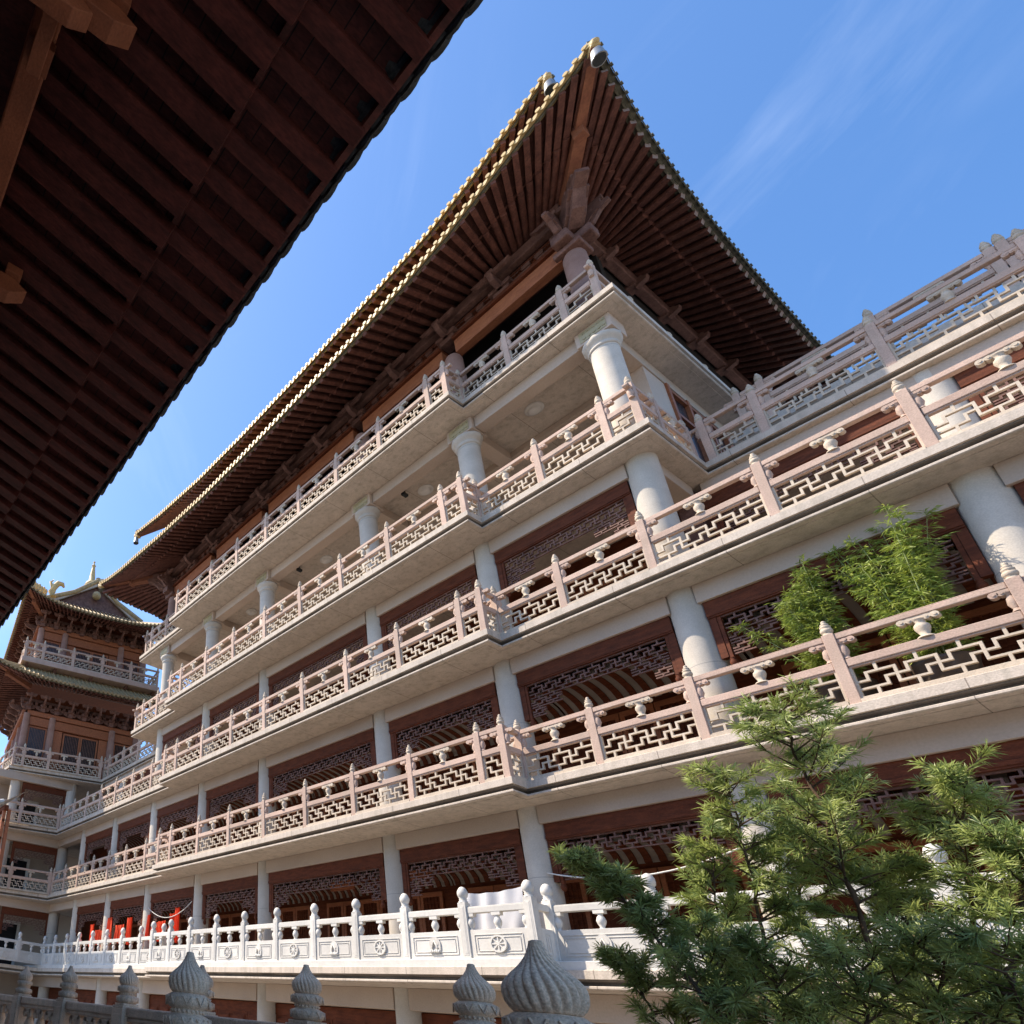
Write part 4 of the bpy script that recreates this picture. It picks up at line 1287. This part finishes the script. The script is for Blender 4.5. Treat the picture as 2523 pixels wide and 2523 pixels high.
# ---------------------------------------------------------------- robes, cloth, line
rnd = random.Random(5)
def cloth_mesh(w, h, m, name, sag=0.0, folds=6, seed=1):
    r_ = random.Random(seed); mb = MB(); rows = []
    ph = r_.uniform(0, 6)
    for j in range(9):
        v = j / 8; row = []
        for i in range(41):
            u = i / 40
            y = .035 * math.sin(u * folds * 6.28 + ph + .6 * v) * (.35 + v) + .02 * math.sin(u * 23 + v * 3)
            row.append((w * (u - .5) * (1 - .06 * v), y, -h * v * (1 + .03 * math.sin(u * 9 + ph)) - sag * 4 * u * (1 - u)))
        rows.append(row)
    mb.grid(rows)
    rows2 = [[(a, b + .012, c) for a, b, c in r] for r in rows]
    mb.grid(rows2)
    return mb.mesh(name, M[m])
robes = [(-26.7, 3.4, .35, .9), (-26.2, 3.15, .5, .6), (-25.55, 3.1, .7, .65), (-25.15, 3.6, .4, 1.1), (-24.2, 3.25, .75, .7), (-23.45, 3.5, .4, 1.0), (-22.0, 3.5, .35, .9), (-21.55, 3.2, .5, .65), (-21.0, 3.22, .5, .7), (-20.35, 3.45, .38, 1.0), (-20.0, 3.62, .3, 1.15)]
rl = ['short red orange robe, leftmost of the row and in shade', 'low red robe drying in shade right of the leftmost robe', 'wide crumpled red robe in the shaded bay', 'tall orange red robe hanging left of the sunlit column',
      'wide bundle of crumpled orange robes low in the left sunlit bay', 'tall bright orange robe right against the sunlit white column', 'short orange robe just right of the sunlit column', 'crumpled red robe in the middle of the right bay', 'small gathered red robe right of the crumpled middle one',
      'long orange robe second from the right end', 'tallest bright orange robe at the right end by the column']
for i, ((x, z, w_, h_), lab) in enumerate(zip(robes, rl)):
    o = cloth_mesh(w_, h_, 'robe', 'hanging_robe', .02, 3 if w_ < .45 else 6, i)
    tag(link('hanging_robe', o, None, (x, 13.02 + .03 * (i % 2), z)), lab, 'robe', 'orange robes drying in the lowest gallery')
tag(link('hanging_cloth', cloth_mesh(1.35, .85, 'cloth', 'hanging_cloth', .06, 3, 3), None, (-8.35, 12.75, 3.05)), 'white sheet drying behind the marble rail left of the jog', 'cloth')
lab2 = ['white cord sagging over the robes between two columns', 'thin washing line across the bay at right behind the tree']
for (a, b, sg), lab in zip((((-22.0, 13.0, 3.75), (-19.1, 13.0, 3.75), .45), ((-7.3, 13.0, 3.3), (-4.4, 13.0, 3.35), .25)), lab2):
    mb = MB(); mb.tube([lerp(a, b, u / 12) - Vector((0, 0, sg * 4 * (u / 12) * (1 - u / 12))) for u in range(13)], .014, 6)
    tag(mb.build('washing_line', M['whitep']), lab, 'washing line')

pl_me = MB().box(-.42, .42, -.025, .025, -.16, .16).box(-.37, .37, -.032, -.025, -.11, .11).mesh('hanging_plaque', M['wood_o'], .006)  # orange wood puts the reflected sunlight into the boards' colour
for x, z, lab in ((-13.5, 3.95, 'orange-lit wooden plaque hanging in the middle of the wide bay of the lowest gallery'), (-11.1, 3.98, 'orange-lit wooden plaque seen just behind the column right of the wide lowest bay')):
    tag(link('hanging_plaque', pl_me, None, (x, 14.2, z)), lab, 'plaque', 'wooden plaques in the lowest gallery')

# ---------------------------------------------------------------- bamboo in pots
def bamboo(label, x, y, z, h, spread, seed, lean=0):
    r_ = random.Random(seed)
    th = thing('potted_bamboo', label, 'bamboo', (x, y, z))
    MB().lathe([(.20, 0), (.25, .05), (.28, .3), (.30, .42), (.31, .46), (.26, .46)], 20).build('pot', M['pot'], th)
    st = MB(); lf = MB()
    for k in range(16):
        a = r_.uniform(0, 6.28); rr = r_.uniform(0, .2)
        p = Vector((rr * math.cos(a), rr * math.sin(a) * .6, .42)); d = Vector((r_.gauss(lean, .5) * spread, r_.gauss(-.1, .25) * spread, 1)).normalized()
        hh = (h - .4) * r_.uniform(.68, 1.0); pts = []
        for i in range(9):
            u = i / 8
            pts.append(p + d * hh * u + Vector((d.x * .25 * u * u, d.y * .2 * u * u, -.05 * u * u)))
        st.tube(pts, [.011 * (1 - .75 * i / 8) for i in range(9)], 6)
        for i in range(1, 9):
            for _ in range(11):
                u = (i - r_.random()) / 8
                if u < .08: continue
                b = lerp(pts[i - 1], pts[i], 1 - (i - u * 8))
                aa = r_.uniform(0, 6.28); L = r_.uniform(.08, .26) * (1.1 - .5 * u)
                td = Vector((math.cos(aa), math.sin(aa), r_.uniform(-.1, .7))).normalized()
                tip = b + td * L
                st.tube([b, tip], [.003, .0015], 4, False)
                for q in range(7):
                    c = lerp(b, tip, r_.uniform(.25, 1.0))
                    ld = (td + Vector((r_.gauss(0, .7), r_.gauss(0, .7), r_.gauss(-.35, .4)))).normalized()
                    leaf(lf, c, ld, r_.uniform(.07, .125), r_.uniform(.012, .019), r_)
    st.build('stems', M['bstem'], th); lf.build('leaves', M['bleaf'], th)
def leaf(mb, c, d, L, w, r_, n=None):
    s = d.cross(Vector((r_.gauss(0, 1), r_.gauss(0, 1), r_.gauss(0, 1))))
    if s.length < 1e-4: return
    s.normalize(); dn = Vector((0, 0, -.18 * L))
    mb.add([c, c + d * L * .45 + s * w / 2, c + d * L + dn, c + d * L * .45 - s * w / 2], [(0, 1, 2, 3)])
bamboo('potted bamboo with yellow green leaves left of the taller bamboo, behind the gallery rail', -2.72, 12.95, Z[2], 2.65, .30, 11, -.2)
bamboo('taller potted bamboo right of the other one, leaning against the gallery beam', -1.80, 12.95, Z[2], 2.85, .34, 23, -.1)

# ---------------------------------------------------------------- tree in front
def whorl(lf, c, ax, r_, n=20, L=.072):
    ax = ax.normalized()
    a = ax.cross(Vector((0, 0, 1)))
    if a.length < 1e-3: a = Vector((1, 0, 0))
    a.normalize(); b = ax.cross(a)
    for k in range(n):
        t = k * 2.4 + r_.uniform(-.3, .3)
        el = r_.uniform(.15, 1.15)
        d = (a * math.cos(t) + b * math.sin(t)) * math.cos(el) + ax * math.sin(el)
        o = c + ax * r_.uniform(-.045, .01)
        s = d.cross(ax)
        if s.length < 1e-4: continue
        s.normalize(); w = r_.uniform(.0027, .0041); l = L * r_.uniform(.7, 1.15)
        dn = Vector((0, 0, -l * .12))
        lf.add([o, o + d * l * .5 + s * w, o + d * l + dn, o + d * l * .5 - s * w], [(0, 1, 2, 3)])
def grow_tree(label, base, stems, seed, name='podocarpus_tree', cat='tree'):
    r_ = random.Random(seed)
    th = thing(name, label, cat, base)
    B = Vector(base)
    br = MB(); lf = MB()
    for pts, r0, tw, dens in stems:
        pts = [Vector(p) - B for p in pts]
        cs = []
        for i in range(len(pts) - 1):
            for k in range(6): cs.append(lerp(pts[i], pts[i + 1], k / 6) + Vector((r_.gauss(0, .008), r_.gauss(0, .008), 0)))
        cs.append(pts[-1])
        n = len(cs)
        br.tube(cs, [r0 * (1 - .8 * i / n) for i in range(n)], 7)
        whorl(lf, cs[-1], cs[-1] - cs[-2], r_, 26)
        for i in range(1, n):
            u = i / n
            if u < .12: continue
            for _ in range(dens):
                if u < .5 and r_.random() < .55 - .5 * u: continue
                c = lerp(cs[i - 1], cs[i], r_.random())
                a = r_.uniform(0, 6.28)
                d = Vector((math.cos(a), math.sin(a) * .8, r_.uniform(.1, .9))).normalized()
                L = tw * r_.uniform(.45, 1.1) * (1.08 - .55 * u)
                tip = c + d * L + Vector((0, 0, .12 * L))
                br.tube([c, lerp(c, tip, .5) - Vector((0, 0, .03 * L)), tip], [.006, .004, .002], 4, False)
                m = max(3, int(L / .03))
                for q in range(m):
                    if q < m * .3 and r_.random() < .8: continue
                    p = lerp(c, tip, (q + 1) / m)
                    whorl(lf, p, (tip - c) + Vector((r_.gauss(0, .1), r_.gauss(0, .1), r_.gauss(.05, .1))) * L * 2, r_, 11 if q < m - 1 else 24)
                for sgn in (-1, 1):
                    if r_.random() < .7:
                        c2 = lerp(c, tip, r_.uniform(.3, .75)); d2 = (d + Vector((r_.gauss(0, .8), r_.gauss(0, .8), r_.gauss(.3, .3)))).normalized()
                        t2 = c2 + d2 * L * .45
                        br.tube([c2, t2], [.004, .002], 4, False)
                        for q in (.5, .8, 1): whorl(lf, lerp(c2, t2, q), d2, r_, 13)
    br.build('branches', M['bark'], th)
    lf.build('crown', M['leaf'], th)
    return th
main_stems = [
    ([(-1.54, 5.35, -0.12), (-1.44, 5.35, 0.39), (-1.41, 5.35, 0.93), (-1.4, 5.35, 1.47), (-1.42, 5.35, 1.89), (-1.42, 5.25, 2.17)], 0.018, 0.46, 3),
    ([(-1.91, 5.2, -0.19), (-1.84, 5.2, 0.35), (-1.79, 5.2, 0.84), (-1.71, 5.1, 1.38), (-1.69, 5.1, 1.79)], 0.014, 0.32, 3),
    ([(-1.32, 5.5, -0.07), (-1.17, 5.5, 0.43), (-1.05, 5.5, 0.95), (-0.97, 5.5, 1.36), (-0.85, 5.4, 1.64)], 0.016, 0.34, 3),
    ([(-1.0, 5.35, 0.13), (-0.93, 5.35, 0.55), (-0.85, 5.35, 1.01), (-0.78, 5.35, 1.27)], 0.014, 0.32, 4),
    ([(-1.41, 5.6, 0.09), (-1.36, 5.6, 0.51), (-1.32, 5.6, 0.87), (-1.33, 5.7, 1.23)], 0.014, 0.36, 3),
    ([(-1.73, 5.5, 0.04), (-1.74, 5.5, 0.48), (-1.71, 5.5, 0.88), (-1.65, 5.5, 1.23), (-1.51, 5.5, 1.58)], 0.014, 0.36, 3),
    ([(-1.94, 5.1, 0.26), (-1.94, 5.1, 0.56), (-1.93, 5.1, 0.94), (-1.84, 5.02, 1.38)], 0.01, 0.26, 4),
]
dark_stems = [
    ([(-1.66, 4.3, -0.17), (-1.71, 4.3, 0.28), (-1.83, 4.3, 0.49), (-1.92, 4.3, 0.67), (-1.99, 4.3, 0.85), (-2.12, 4.3, 1.02), (-2.27, 4.3, 1.16)], 0.012, 0.2, 3),
    ([(-2.03, 4.5, -0.06), (-2.1, 4.5, 0.27), (-2.15, 4.5, 0.48), (-2.2, 4.5, 0.6)], 0.01, 0.24, 2),
    ([(-1.77, 4.5, -0.02), (-1.78, 4.5, 0.29), (-1.79, 4.5, 0.53), (-1.84, 4.5, 0.76)], 0.01, 0.26, 2),
]
low_stems = [
    ([(-1.59, 4.5, -0.16), (-1.56, 4.5, 0.17), (-1.56, 4.5, 0.44), (-1.54, 4.5, 0.61)], 0.01, 0.32, 2),
    ([(-1.33, 4.5, -0.11), (-1.31, 4.5, 0.2), (-1.27, 4.5, 0.41), (-1.26, 4.5, 0.6)], 0.01, 0.34, 2),
    ([(-1.1, 4.5, -0.06), (-1.07, 4.5, 0.22), (-1.03, 4.5, 0.42), (-1.0, 4.5, 0.63)], 0.01, 0.34, 2),
    ([(-0.9, 4.5, -0.03), (-0.87, 4.5, 0.24), (-0.85, 4.5, 0.45), (-0.81, 4.5, 0.65)], 0.01, 0.34, 2),
    ([(-2.01, 4.6, -0.23), (-1.99, 4.6, 0.14), (-2.02, 4.6, 0.33)], 0.01, 0.26, 2),
]
grow_tree('large sunlit needle leaved tree in front of the marble balustrade at lower right', (-1.4, 5.0, -2.4), main_stems, 3)
grow_tree('dark drooping needle branch shrub leaning left beside the big onion finial', (-2.0, 4.3, -1.6), dark_stems, 8, 'podocarpus_shrub', 'shrub')
grow_tree('low shaded needle leaved shrub filling the bottom right corner', (-1.3, 4.4, -1.6), low_stems, 12, 'podocarpus_shrub', 'shrub')
